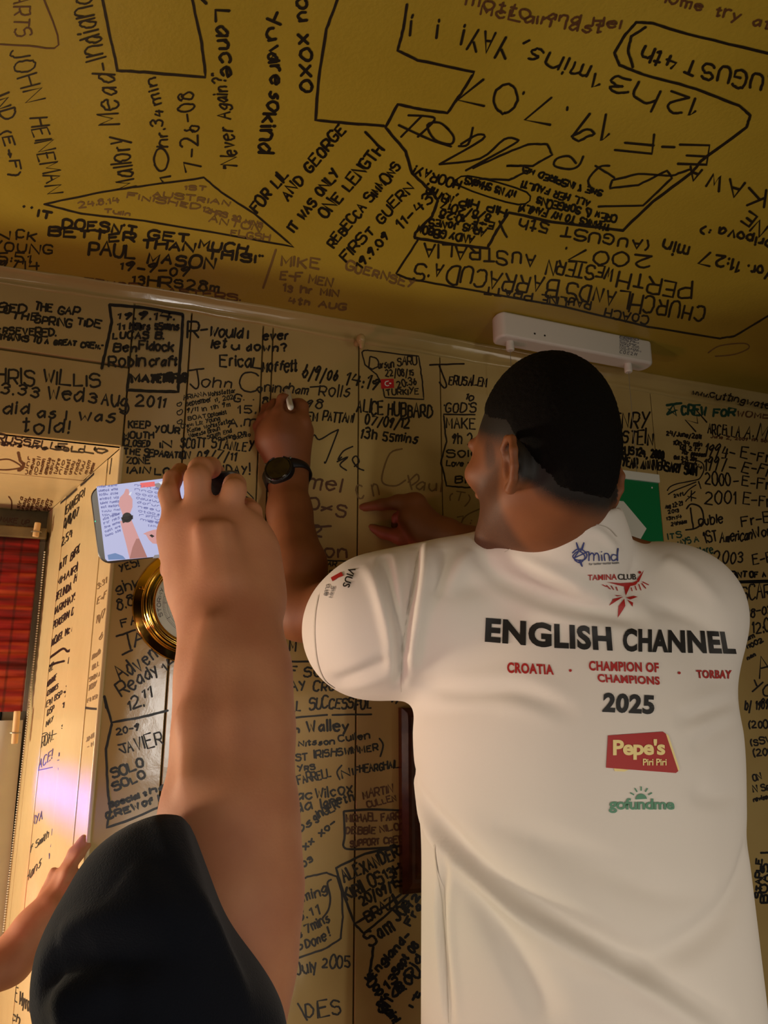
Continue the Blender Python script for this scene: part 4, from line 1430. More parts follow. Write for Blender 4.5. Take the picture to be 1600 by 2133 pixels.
lettering('banner_lettering', "Piri Piri", [(1338, 1594), (1387, 1594)], [(1338, 1580), (1387, 1580)], 'print_cream', .02, .95, .0017, par=ban)
lettering('print_appeal', 'gofundme', [(1268, 1686), (1404, 1686)], [(1268, 1662), (1404, 1664)], 'print_green', .03, .95)
sun = [circ(1335, 1665, 12, 14, math.pi, 2*math.pi*1.02)]
for a in (-150, -120, -90, -60, -30):
    c, s_ = math.cos(math.radians(a)), math.sin(math.radians(a)); x, y = 1335+c*17, 1664+s_*17
    sun.append([(x-s_*1.4, y+c*1.4), (x+c*9-s_*1.4, y+s_*9+c*1.4), (x+c*9+s_*1.4, y+s_*9-c*1.4), (x+s_*1.4, y-c*1.4)])
poly_print('print_sunrise', sun, 'print_green', .0011)
SURF['T'] = (lambda x, y: (shirt_pt(x, y, .0011) or at(x, y, .9)), Vector((0, -1, 0)))
def shirt_lines(name, items, par=None): return ribbons(name, items, SURF['T'], par or shirt, .0002)
it = [(smooth_line(p, 5), 2.2, 'print_blue') for p in (
  [(1192, 1152), (1202, 1144), (1214, 1146), (1222, 1156), (1216, 1166), (1200, 1166), (1193, 1158), (1206, 1148), (1218, 1160), (1208, 1172), (1196, 1164), (1204, 1150)],
  [(1206, 1146), (1200, 1130), (1204, 1146)], [(1212, 1146), (1216, 1130), (1208, 1150)], [(1208, 1166), (1212, 1180), (1206, 1168)], [(1196, 1162), (1222, 1150)],
  [(1218, 1152), (1226, 1150), (1226, 1168)], [(1226, 1158), (1232, 1152), (1236, 1156), (1236, 1168)], [(1236, 1158), (1242, 1152), (1246, 1157), (1247, 1168)],
  [(1252, 1156), (1253, 1168)], [(1252, 1149), (1252, 1150)], [(1259, 1168), (1258, 1155), (1264, 1153), (1268, 1158), (1269, 1168)],
  [(1284, 1157), (1276, 1155), (1272, 1161), (1276, 1168), (1284, 1164)], [(1286, 1142), (1285, 1155), (1285, 1168)])]
it += [(s_, .8, 'print_grey') for s_ in text_strokes('for better mental health', 1226, 1177, 1288, 1174, 4, .3)]
shirt_lines('print_emblem', it)
em = lettering('print_club', 'TAMINA', [(1224, 1209), (1284, 1207)], [(1224, 1197), (1284, 1195)], 'print_red', .015, 1.0)
lettering('club_lettering', 'CLUB', [(1286, 1207), (1325, 1208)], [(1286, 1195), (1324, 1196)], 'print_black', .02, 1.0, par=em)
poly_print('club_bird', [[(1262, 1212), (1292, 1214), (1318, 1214), (1332, 1208), (1324, 1219), (1312, 1222), (1303, 1242), (1299, 1222), (1282, 1217)],
  [(1326, 1208), (1341, 1188), (1330, 1214)], circ(1332, 1193, 3),
  [(1268, 1261), (1276, 1248), (1298, 1244)], [(1286, 1288), (1288, 1262), (1300, 1248), (1302, 1262)], [(1304, 1246), (1320, 1242), (1328, 1244), (1312, 1250)], [(1306, 1250), (1318, 1256), (1317, 1264)], [(1280, 1240), (1296, 1242), (1284, 1243)]], 'print_red', .0011, em)
for a, b, c, d in ((1262, 1219, 1270, 1227), (1272, 1220, 1277, 1228), (1254, 1218, 1262, 1222), (1282, 1222, 1285, 1230), (1330, 1218, 1334, 1230), (1322, 1221, 1325, 1230), (1336, 1216, 1344, 1226), (1338, 1213, 1350, 1219), (1314, 1225, 1316, 1232)): shirt_lines('club_feather', [([(a, b), (c, d)], 1.8, 'print_red')], em)
lettering('sleeve_print', 'VIUS', [(728, 1181), (714, 1222)][::1], [(742, 1186), (728, 1226)], 'print_black', .02, 1.0)
poly_print('sleeve_flash', [[(690, 1204), (712, 1192), (716, 1200), (702, 1206), (694, 1212)]], 'print_red', .0011)
shirt_lines('sleeve_small_print', [(s_, 1.2, 'print_grey') for s_ in text_strokes('CLUB', 682, 1218, 676, 1240, 6, .3)+text_strokes('SWIM', 692, 1222, 686, 1244, 6, .3)])
# seams of the shirt: sleeve hem stitching and collar band
M['stitch'] = mat('stitching', lin(200, 193, 184), .8)
for nm, p in (('hem_stitching', [(664, 1240), (657, 1280), (656, 1330), (662, 1380), (676, 1415), (696, 1432)]), ('collar_seam', [(1052, 1150), (1100, 1128), (1160, 1106), (1220, 1094), (1262, 1098), (1284, 1118)]),
    ('sleeve_seam', [(872, 1150), (856, 1230), (844, 1310), (838, 1380), (836, 1440)]), ('side_seam', [(905, 1760), (912, 1820), (922, 1880), (930, 2000), (936, 2130)])):
    shirt_lines(nm, [(smooth_line(p, 14), 1.5, 'stitch')])
# ------------------------------------------------------------ second person, holding the phone
P2 = empty('person', (-.05, -.86, 0), 'person in a navy top raising a bare right arm to film with a phone', 'person')
H2 = np.array([-.17, -.90, 1.31]); S = SDF((-.5, -1.12, .95), (.35, -.45, 1.75), .0028)
R2 = head(S, H2, math.radians(15)); S.cone(H2-UPV*.06, .055, H2-UPV*.18, .06, .03)
SH2 = A(350, 2750, .36); LS2 = np.array([-.33, -.98, 1.16])
S.cone(SH2, .055, LS2, .055, .05); S.cone((SH2+LS2)/2, .13, (SH2+LS2)/2-UPV*.2, .12, .04, fl=(FW, .6))
S.cone(LS2, .05, LS2+np.array([-.06, .02, -.2]), .038, .02)
S.cone(SH2, .055, A(470, 2020, .46), R_(125, .46), .02)
limb(S, [(478, 1985, .465, 136), (488, 1850, .48, 131), (478, 1700, .50, 131), (488, 1520, .53, 114), (487, 1400, .555, 108), (478, 1285, .58, 92), (474, 1235, .59, 84)], .02)
for q in ([(445, 1240, .60, 44), (376, 1096, .607, 26)], [(462, 1245, .60, 46), (416, 1080, .604, 28)], [(490, 1245, .60, 46), (468, 1082, .606, 28)], [(510, 1240, .605, 44), (514, 1112, .614, 26)],
          [(405, 1215, .615, 44), (366, 1125, .62, 26)], [(520, 1230, .61, 38), (534, 1150, .615, 27)]): limb(S, q, .034)
limb(S, [(370, 1090, .605, 28), (352, 1030, .615, 21), (360, 998, .635, 19), (376, 982, .67, 17), (382, 990, .72, 15)], .004)
limb(S, [(414, 1072, .602, 29), (411, 998, .603, 27), (418, 978, .620, 25.5), (438, 974, .66, 22), (450, 985, .72, 18), (448, 1010, .735, 16)], .004)
limb(S, [(470, 1078, .604, 28), (488, 1022, .605, 24.5), (489, 1010, .63, 23), (484, 1014, .67, 20), (478, 1030, .72, 17)], .004)
limb(S, [(520, 1112, .612, 27), (524, 1066, .625, 21), (516, 1056, .655, 19), (500, 1065, .71, 16)], .004)
limb(S, [(392, 1205, .62, 34), (362, 1185, .66, 24), (352, 1150, .705, 20), (360, 1110, .72, 17)], .008)
for q in ([(418, 1098, .572, 6), (445, 1200, .562, 7)], [(470, 1100, .574, 6), (482, 1200, .562, 7)], [(440, 1300, .532, 5), (400, 1500, .497, 6), (392, 1620, .47, 6)]): limb(S, q, .022)
V, Q = S.mesh(2); X, Y, Z = head_coords(V, H2, R2); mk = np.where((np.abs(X) < .1) & (np.abs(Y) < .14) & (Z > -.09), sstep(Z, hair_line(Y)-.02, hair_line(Y)), 0)
# veins and tendons give the forearm its relief
np_mesh('body', V, Q, M['skin_fair'], P2, {'hair': mk})
def hair_cap(C_, R, m, par, grow_=.007):
    S = SDF(C_-.16, C_+.16, .005); S.ell(C_+R[:, 1]*-.004+R[:, 2]*.009, (.077+grow_, .095+grow_, .098+grow_), R, .01)
    g = np.meshgrid(*[S.lo[i]+S.h*np.arange(S.n[i]) for i in range(3)], indexing='ij'); D = [g[i]-C_[i] for i in range(3)]
    ly = sum(D[i]*R[i, 1] for i in range(3)); lz = sum(D[i]*R[i, 2] for i in range(3)); S.F = np.maximum(S.F, (hair_line(ly)-lz).astype(np.float32)*.9)
    V, Q = S.mesh(1); np_mesh('hair', V, Q, m, par)
M['hair_brown'] = mat('brown_hair', lin(60, 42, 28), .7, bump=[(500, .6, .002)])
hair_cap(H2, R2, M['hair_brown'], P2)
S = SDF((-.55, -1.2, .70), (.4, -.55, 1.56), .0036)
limb(S, [(342, 1872, .425, 164), (306, 2018, .405, 198), (352, 2085, .40, 186)], .025)
limb(S, [(315, 1960, .41, 155), (378, 2105, .405, 125), (395, 2210, .40, 108)], .02)
limb(S, [(276, 1862, .42, 90), (264, 1950, .41, 118)], .02)
hn = unit(np.array(RT)*.92+np.array(UP)*.39+np.array(FW)*.30); S.cut(A(452, 1870, .43), hn, .005)
S.cone(A(400, 2220, .40), .050, SH2, .06, .03)
S.cone(SH2-np.array(RT)*.02, .068, LS2, .07, .06); c2 = (SH2+LS2)/2; S.cone(c2-UPV*.02, .17, c2-UPV*.38, .165, .05, fl=(FW, .62))
S.cone(LS2, .064, LS2+np.array([-.05, .02, -.15]), .06, .03); S.cone(H2-UPV*.05, .06, H2-UPV*.16, .068, .006, '-'); S.cut(c2-UPV*.42, (0, 0, -1), .01)
V, Q = S.mesh(3); N = vnormals(V, Q); bt_keep = bt; bt = tree(V, Q)
for p, w_, h_, k_ in [([(120, 2030), (170, 2000), (260, 1985), (350, 2000)], .010, -.010, 'fold'), ([(75, 2090), (120, 2010), (190, 1960)], .008, -.006, 'ridge'),
                     ([(150, 2140), (130, 2060), (160, 1990)], .008, .006, 'ridge'), ([(250, 1830), (340, 1870), (430, 1930)], .012, .005, 'ridge'),
                     ([(330, 1700), (350, 1760), (400, 1860), (470, 1980), (520, 2100)], .006, .003, 'ridge'), ([(250, 2140), (250, 2050), (290, 2010)], .010, -.006, 'ridge')]:
    V = fold(V, N, p, w_, h_, k_)
np_mesh('top', V, Q, M['navy'], P2); bt = bt_keep
lower_body(P2, (-.12, -.88), math.radians(15), .72)
# ------------------------------------------------------------ phone
ph_tl, ph_tr, ph_bl = A(184, 1015, .665), A(502, 976, .675), A(206, 1177, .665)
pu = unit(ph_tr-ph_tl); pw = np.linalg.norm(ph_tr-ph_tl); pv = ph_bl-ph_tl; pv = pv-pu*(pv@pu); phh = np.linalg.norm(pv); pv = pv/phh; pn = np.cross(pu, pv); pn = pn if pn@(np.array(CAM)-ph_tl) > 0 else -pn
def slab(o, u, v, n, wd, ht, t, r, seg=6):
    pts = []
    for cx_, cy_, a0 in ((wd-r, r, -90), (wd-r, ht-r, 0), (r, ht-r, 90), (r, r, 180)):
        for k in range(seg+1): a = math.radians(a0+90*k/seg); pts.append((cx_+r*math.cos(a), cy_+r*math.sin(a)))
    m = len(pts); V = [o+u*x+v*y for x, y in pts]+[o+u*x+v*y-n*t for x, y in pts]
    return V, [tuple(range(m)), tuple(range(2*m-1, m-1, -1))]+[(i, m+i, m+(i+1) % m, (i+1) % m) for i in range(m)]
M['case'] = mat('phone_case', lin(70, 62, 56), .35); M['phone_black'] = mat('phone_black', lin(6, 6, 8), .12)
phone = empty('phone', tuple(ph_tl), 'smartphone held sideways, its lit screen showing the hand that writes', 'phone')
cs = mesh_obj('case', *slab(ph_tl-pn*.0008, pu, pv, pn, pw, phh, .0095, .011), M['case'], phone); bevel(cs, .0022, 3)
b_ = mesh_obj('glass_front', *slab(ph_tl+pu*.002+pv*.002+pn*.0002, pu, pv, pn, pw-.004, phh-.004, .004, .009), M['phone_black'], phone)
def emis(n, c, s_): M[n] = mat(n, lin(*c), .3, emit=s_)
for n, c in (('scr_bg', (196, 198, 236)), ('scr_skin', (222, 160, 158)), ('scr_skin2', (180, 120, 112)), ('scr_ink', (104, 108, 168)), ('scr_black', (16, 14, 20)), ('scr_red', (250, 110, 110)), ('scr_white', (235, 236, 250)), ('scr_tan', (150, 140, 140)), ('scr_blue', (110, 140, 190))): emis(n, c, .95)
emis('scr_led', (90, 230, 170), 1.0)
p0 = Vector(ph_tl); PN = Vector(pn); 
def on_phone(e): return lambda x, y: plane_hit(x, y, p0+PN*e, PN)
def flat(name, polys, m, e, par):
    V = []; F = []
    for p in polys: F.append(tuple(range(len(V), len(V)+len(p)))); V += [on_phone(e)(x, y) for x, y in p]
    return mesh_obj(name, V, F, M[m], par)
scr = flat('screen', [[(201, 1014), (428, 986), (440, 1149), (224, 1169), (219, 1164)]], 'scr_bg', .0005, phone); scr['label'] = 'bright lavender screen picture of a writing hand'
flat('screen_picture', [[(226, 1166), (224, 1156), (240, 1152), (256, 1158), (262, 1165)], ], 'scr_blue', .0007, scr)
flat('screen_picture', [[(320, 1008), (345, 1003), (345, 1030), (330, 1022)]], 'scr_tan', .0007, scr)
flat('screen_picture', [[(318, 1163), (322, 1156), (345, 1154), (345, 1161)]], 'scr_tan', .0007, scr)
flat('screen_picture', [[(330, 1004), (342, 1002), (345, 1018), (336, 1010)]], 'scr_white', .0008, scr)
flat('screen_picture', [[(292, 1006), (322, 1003), (323, 1013), (293, 1016)]], 'scr_red', .0009, scr)
ink = []
random.seed(5)
for k in range(13):
    y = 1016+k*8.5
    for s_ in text_strokes(small_words(1)+' '+small_words(1), 204+k*1.4, y, 244+k*1.0-(k > 7)*4, y-4+(k > 7)*-8, 4.6, 1): ink.append((s_, 1.0, 'scr_ink'))
for k in range(9):
    y = 1012+k*9
    for s_ in text_strokes(small_words(1), 280+k*1.5, y, 330+k*.4, y+8, 4.6, 1): ink.append((s_, 1.0, 'scr_ink'))
for k in range(3):
    for s_ in text_strokes(small_words(1), 304+2*k, 1076+10*k, 330, 1078+10*k, 4, 1): ink.append((s_, .7, 'scr_ink'))
ribbons('screen_writing', ink, (on_phone(.0008), PN), scr, 0)
flat('screen_arm', [[(250, 1085), (274, 1083), (286, 1112), (298, 1140), (307, 1161), (270, 1164), (262, 1130)]], 'scr_skin', .0010, scr)
flat('screen_arm', [[(284, 1122), (290, 1122), (307, 1161), (270, 1164), (276, 1140)]], 'scr_skin2', .00102, scr)
flat('screen_hand', [[(247, 1050), (250, 1036), (258, 1028), (262, 1018), (268, 1019), (270, 1030), (276, 1040), (276, 1056), (270, 1072), (256, 1074), (252, 1062)], [(298, 1112), (306, 1108), (318, 1104), (332, 1102), (334, 1134), (318, 1132), (310, 1124), (304, 1114)]], 'scr_skin', .0010, scr)
flat('screen_pen', [[(270, 1026), (275, 1024), (272, 1032), (268, 1031)]], 'scr_white', .0013, scr)
flat('screen_watch', [circ(265, 1078, 10.5, 18), [(252, 1078), (277, 1073), (277, 1081), (256, 1090)]], 'scr_black', .0013, scr)
flat('screen_gap', [[(311, 1115), (316, 1113), (322, 1117), (317, 1120)]], 'scr_black', .0013, scr)
flat('status_light', [circ(198.5, 1086, 1.6, 10)], 'scr_led', .0006, b_)
# ------------------------------------------------------------ third person, a hand on the window reveal
P3 = empty('person', (-.75, -.62, 0), 'person mostly out of view, a ringed hand resting on the window reveal', 'person')
def RZ(x, y, d=.012): return (plane_hit(x, y, Vector((WX, 0, 0)), RVn)-CAM).dot(FW)-d
S = SDF((-1.05, -.95, .75), (.08, .12, 1.6), .0034)
H3 = np.array([-.78, -.62, 1.40]); R3 = head(S, H3, math.radians(35)); S.cone(H3-UPV*.06, .05, H3-UPV*.19, .055, .03)
SH3 = np.array([-.60, -.62, 1.16]); LS3 = np.array([-.94, -.58, 1.16]); S.cone(SH3, .05, LS3, .05, .05); S.cone((SH3+LS3)/2, .11, (SH3+LS3)/2-UPV*.2, .10, .04)
E3 = A(-430, 2210, .86)
zt = RZ(178, 1750, .012)   # the fingertips touch the reveal, the arm comes from the room side
def rl(pairs, k): limb(S, [(x, y, zt-d, r) for x, y, d, r in pairs], k)
rl([(98, 1880, .040, 17), (128, 1822, .020, 11.5), (152, 1775, .008, 9.5), (174, 1745, .000, 8)], .006)
rl([(112, 1888, .045, 17), (141, 1818, .026, 12), (165, 1780, .012, 10), (184, 1759, .002, 8.5)], .006)
rl([(118, 1905, .050, 16), (148, 1855, .036, 11), (168, 1820, .022, 9)], .006)
rl([(112, 1925, .050, 15), (140, 1885, .040, 10), (156, 1858, .030, 8)], .006)
rl([(80, 1915, .045, 17), (96, 1860, .026, 12), (112, 1815, .014, 9.5)], .006)
rl([(100, 1885, .045, 20), (75, 1925, .055, 34), (45, 1970, .07, 38), (20, 2005, .085, 39)], .016)
rl([(112, 1895, .050, 18), (70, 1940, .06, 34)], .016)
S.cone(A(20, 2005, zt-.085), R_(39, 1.0), E3, .044, .02); S.cone(E3, .042, SH3, .05, .02)
V, Q = S.mesh(2); X, Y, Z = head_coords(V, H3, R3); mk = np.where((np.abs(X) < .1) & (np.abs(Y) < .14) & (Z > -.09), sstep(Z, hair_line(Y)-.02, hair_line(Y)), 0)
np_mesh('body', V, Q, M['skin_fair'], P3, {'hair': mk}); hair_cap(H3, R3, M['hair_brown'], P3)
M['gold'] = mat('gold', lin(255, 214, 130), .2, metal=1)
a_ = unit(A(128, 1822, zt-.020)-A(98, 1880, zt-.040)); rc = A(106, 1866, zt-.034); e_ = unit(np.cross(a_, UPV))
mesh_obj('finger_ring', *ring_mesh(rc, a_, e_, .0105, .0105, .004, .0012, 28), M['gold'], P3, True)
S = SDF((-1.1, -.95, .6), (-.3, -.3, 1.35), .007); c3 = (SH3+LS3)/2
S.cone(SH3, .065, LS3, .065, .05); S.cone(c3-UPV*.02, .155, c3-UPV*.4, .15, .05, fl=((.5, .8, 0), .65)); S.cone(SH3, .062, SH3*.6+E3*.4, .058, .03)
S.cone(LS3, .06, LS3-UPV*.15, .055, .03); S.cone(H3-UPV*.05, .058, H3-UPV*.16, .064, .006, '-'); S.cut(c3-UPV*.44, (0, 0, -1), .01)
V, Q = S.mesh(2); np_mesh('top', V, Q, mat('grey_top', lin(110, 112, 118), .9), P3)
lower_body(P3, (c3[0], c3[1]), math.radians(35), .70)
# ------------------------------------------------------------ barometer
def lathe(c, prof, m, name, par, seg=96, ax=(0, -1, 0)):
    c = np.array(c); V = []; F = []
    for r, d in prof:
        for i in range(seg): a = 2*math.pi*i/seg; V.append(c+np.array([r*math.cos(a), -d, r*math.sin(a)]))
    for k in range(len(prof)-1):
        for i in range(seg): j = (i+1) % seg; F.append((k*seg+i, k*seg+j, (k+1)*seg+j, (k+1)*seg+i))
    return mesh_obj(name, V, F, m, par, True)
M['brass'] = mat('polished_brass', lin(236, 196, 96), .12, metal=1, bump=[(30, .05, .001)])
M['dial'] = mat('silvered_dial', lin(196, 190, 172), .35, metal=.25, bump=[(300, .05, .0005)])
M['clear'] = mat('clear_glass', (1, 1, 1, 1), .02); M['clear'].node_tree.nodes['Principled BSDF'].inputs['Transmission Weight'].default_value = 1
bc = np.array(SURF['W'][0](402, 1259)); baro = empty('barometer', tuple(bc), 'round brass ship barometer on the wall behind the filming hand', 'barometer')
lathe(bc, [(.0, .0), (.094, .0), (.0945, .003), (.092, .006), (.089, .0065), (.087, .009), (.082, .0095), (.080, .012), (.0795, .020)], M['brass'], 'back_flange', baro)
lathe(bc, [(.079, .012), (.0795, .022), (.078, .028), (.0765, .0275), (.0755, .031), (.073, .034), (.070, .0345), (.0685, .033), (.0675, .035), (.065, .0355), (.062, .033), (.061, .028)], M['brass'], 'bezel', baro)
dl = lathe(bc, [(0, .0262), (.0615, .0262)], M['dial'], 'dial', baro)
lathe(bc, [(0, .0335), (.040, .0333), (.0625, .0322)], M['clear'], 'dial_glass', baro)
for k, a in enumerate((165, 285, 45)):
    p = bc+np.array([.0865*math.cos(math.radians(a)), -.010, .0865*math.sin(math.radians(a))]); o = mesh_obj('screw', *disc(p, (0, -1, 0), (1, 0, 0), .003, .0018, 16, .7), M['brass'], baro)
def dial_pt(r, a): return (r*math.cos(a), r*math.sin(a))
dm = []; U = lambda x, y: Vector((bc[0]+x, bc[1]-.0264, bc[2]+y))
for i in range(100):
    a = math.radians(-60+300*i/99); r1 = .046 if i % 10 else .044; dm.append(([dial_pt(r1, a), dial_pt(.049, a)], .0004 if i % 10 else .0008, 'ink'))
dm += [([dial_pt(.043, math.radians(-60+300*i/60)) for i in range(61)], .0003, 'ink'), ([dial_pt(.0495, math.radians(-60+300*i/60)) for i in range(61)], .0003, 'ink')]
def arc_text(t, r, a0, a1, h, wd, flip=1):
    out = []
    for s_ in text_strokes(t, 0, 0, 1000, 0, h/.0001, 0, 0):
        out.append(([dial_pt(r+(-y)*.0001, math.radians(a0+(a1-a0)*x/1000)) for x, y in s_], wd, 'ink'))
    return out
for t, a0, a1 in (('STORMY', 205, 158), ('RAIN', 142, 120), ('CHANGE', 108, 72), ('FAIR', 60, 38), ('VERY DRY', 22, -25)): dm += arc_text(t, .053, a0, a1, .0050, .0008)
for i in range(7): dm += arc_text(str(26+i), .036, -150+45*i+6, -150+45*i-6, .0038, .0006)
for s_ in text_strokes('Adjust', -30, 24, -2, 30, 7, 0, 0)+text_strokes('Temp', -34, 38, 6, 44, 9, 0, 0): dm.append(([(x*.001, -y*.0006) for x, y in s_], .0006, 'ink'))
def met_ribbons(name, items, fn, nrm, par, rs=1):
    global FPX
    return ribbons(name, items, (fn, nrm), par, 0)
# metre-sized strokes: scale up to keep the stroke resampler happy
met_ribbons('dial_markings', [([(x*1e4, y*1e4) for x, y in p], wd*1e4, k) for p, wd, k in dm], lambda x, y: U(x*1e-4, y*1e-4), Vector((0, -1, 0)), dl)
o = lathe(bc+np.array([-.018, -.0266, -.004]), [(0, .0), (.0012, 0), (.0012, .0006), (0, .0008)], M['thick'], 'adjusting_screw', dl, 12)
hand = [dial_pt(.04, math.radians(110)), dial_pt(.0025, math.radians(20)), dial_pt(.015, math.radians(290)), dial_pt(.0025, math.radians(200))]
mesh_obj('pointer', [Vector((bc[0]+x, bc[1]-.0285, bc[2]+y)) for x, y in hand], [(0, 1, 2, 3)], M['thick'], dl)
# ------------------------------------------------------------ hanging exit sign and its ceiling unit
M['unit'] = mat('white_unit_plastic', lin(214, 208, 196), .4, bump=[(600, .08, .0006)]); M['cable'] = mat('steel_cable', lin(150, 145, 130), .4, metal=.6)
M['sign'] = mat('sign_green', lin(14, 112, 62), .3); M['arrow'] = mat('sign_white', lin(206, 206, 196), .4)
unit_ = empty('emergency_light', (.84, -.138, zc(.84)), 'long white rounded emergency light unit fixed to the ceiling above the head', 'light fitting')
ZT, ZB = zc(.84)-.0005, zc(.84)-.052
def pill(x0, x1, y0, y1, z0, z1, seg=10):
    r = (y1-y0)/2; pts = []
    for cx_, a0 in ((x1-r*.6, -90), (x0+r*.6, 90)):
        for k in range(seg+1): a = math.radians(a0+180*k/seg); pts.append((cx_+r*.6*math.cos(a), (y0+y1)/2+r*math.sin(a)))
    m = len(pts); V = [(x, y, z0) for x, y in pts]+[(x, y, z1) for x, y in pts]
    return V, [tuple(range(m))[::-1], tuple(range(m, 2*m))]+[(i, (i+1) % m, m+(i+1) % m, m+i) for i in range(m)]
UX0, UX1, UY0, UY1 = .655, 1.010, -.157, -.115
o = mesh_obj('housing', *pill(UX0, UX1, UY0, UY1, ZB, ZT), M['unit'], unit_); bevel(o, .006, 4)
fy = hit_wall(UY0-.0005)[0]
for px, py in ((1114, 695), (1135, 699)):
    p = fy(px, py); mesh_obj('hole', *disc(np.array(p), (0, -1, 0), (1, 0, 0), .0019, .0003, 14), M['thick'], unit_)
lab = []
for k in range(7):
    for s_ in text_strokes(small_words(2), 1291, 706+k*3.6, 1291+random.uniform(30, 46), 712+k*3.6, 2.6, .3): lab.append((s_, .7, 'print_grey'))
for s_ in text_strokes('EMERGENCY', 1291, 703, 1331, 710, 4, .3): lab.append((s_, 1.4, 'print_grey'))
for k, t in enumerate('COE2H'):
    for s_ in text_strokes(t, 1291+k*7.6, 735+k*1.3, 1295+k*7.6, 736+k*1.3, 6, .2): lab.append((s_, 1.2, 'print_grey'))
ribbons('rating_label', lab, (fy, Vector((0, -1, 0))), unit_, 0)
SY = (UY0+UY1)/2-.002; fs = hit_wall(SY)[0]
kn = [fs(1062, 706), fs(1308, 757)]; srt = fs(1369, 990); ZR = srt.z; RX1 = srt.x; RX0 = RX1-.35
for p in kn:
    V_, F_ = [], []
    o = mesh_obj('cable_gland', *tube_along((p.x, SY, ZB+.002), (p.x, SY, ZB-.018), [(0, .0068), (.25, .0075), (.9, .0078), (1, .0066)], 24), M['unit'], unit_, False); bevel(o, .001)
sign = empty('exit_sign', (RX0+.175, SY, ZR), 'green emergency exit sign with white right arrow hanging behind the man in the white shirt', 'sign')
for p in kn: mesh_obj('cable', *tube_along((p.x, SY, ZB-.018), (p.x, SY, ZR), [(0, .0006), (1, .0006)], 8), M['cable'], sign)
bevel(mesh_obj('top_rail', *box(RX0, RX1, SY-.007, SY+.007, ZR-.017, ZR), M['arrow'], sign), .0015)
pl = mesh_obj('plate', *box(RX0+.001, RX1-.001, SY-.0022, SY+.0022, ZR-.017-.180, ZR-.016), M['sign'], sign)
fa = hit_wall(SY-.0026)[0]
mesh_obj('arrow', [fa(x, y) for x, y in ((1235, 1074), (1291, 1080), (1263, 1041), (1299, 1044), (1347, 1101), (1312, 1163), (1276, 1160), (1300, 1112), (1235, 1107))], [(0, 1, 7, 8), (1, 2, 3, 4), (1, 4, 7), (4, 5, 6, 7)], M['arrow'], pl)
mesh_obj('rivet', *disc(np.array(fa(1358, 1016)), (0, -1, 0), (1, 0, 0), .0018, .0008, 12), M['unit'], pl)
# ------------------------------------------------------------ picture frame beside the man
M['wood'] = mat('dark_varnished_wood', lin(84, 44, 22), .25, bump=[(60, .1, .001)], var=(40, lin(54, 26, 14), .8))
fl0 = SURF['W'][0](830, 1474); fb = SURF['W'][0](842, 1858); FX0, FX1, FZ1, FZ0 = fl0.x, fl0.x+.34, fl0.z, fb.z; fw = .036
pf = empty('picture_frame', (FX0+.17, PY, FZ0), 'dark varnished wooden picture frame hanging beside the white shirt', 'picture')
for i, (a, b, c, d) in enumerate((((FX0, FZ0), (FX0, FZ1), (FX0+fw, FZ1-fw), (FX0+fw, FZ0+fw)), ((FX0, FZ1), (FX1, FZ1), (FX1-fw, FZ1-fw), (FX0+fw, FZ1-fw)),
                                  ((FX1, FZ1), (FX1, FZ0), (FX1-fw, FZ0+fw), (FX1-fw, FZ1-fw)), ((FX1, FZ0), (FX0, FZ0), (FX0+fw, FZ0+fw), (FX1-fw, FZ0+fw)))):
    mid = lambda p, q, t: (p[0]+(q[0]-p[0])*t, p[1]+(q[1]-p[1])*t); V = []; prof = [(0, .0), (0, .014), (.25, .022), (.45, .018), (.6, .018), (.8, .013), (1, .010), (1, 0)]
    for t, h in prof:
        for p in (mid(a, d, t), mid(b, c, t)): V.append((p[0], PY-h-.0002, p[1]))
    F = [(2*k, 2*k+1, 2*k+3, 2*k+2) for k in range(len(prof)-1)]+[tuple(range(0, 16, 2)), tuple(range(15, 0, -2)), (0, 14, 15, 1)]
    mesh_obj('rail', V, F, M['wood'], pf)
mesh_obj('picture', *box(FX0+fw-.002, FX1-fw+.002, PY-.006, PY-.001, FZ0+fw-.002, FZ1-fw+.002), mat('aged_print', lin(120, 100, 74), .3, var=(9, lin(70, 60, 46), 1)), pf)
# painted-over hook on the cornice
kp = hit_wall(-.030)[0](752, 706); S = SDF(np.array(kp)-.03, np.array(kp)+.03, .0016)
S.ell(np.array(kp), (.0085, .010, .010), None, .004); S.cone(np.array(kp), .005, np.array(kp)+[0, .022, 0], .006, .004); S.cone(np.array(kp)+[.002, -.003, -.004], .005, np.array(kp)+[.003, .004, -.014], .005, .004)
V, Q = S.mesh(1); np_mesh('painted_hook', V, Q, M['wall'], trim)
# small flag drawn on the wall
mesh_obj('flag', [SURF['W'][0](x, y)+Vector((0, -.0005, 0)) for x, y in ((793, 790), (820, 789), (821, 808), (794, 810))], [(0, 1, 2, 3)], M['red'], wall)
cr = [(smooth_line([(809, 794), (803, 796), (802, 801), (806, 804), (810, 803)], 4), 1.8, 'white'), ([(811, 799), (814, 799)], 2.5, 'white')]
ribbons('flag_crescent', cr, SURF['W'], wall, .0009)
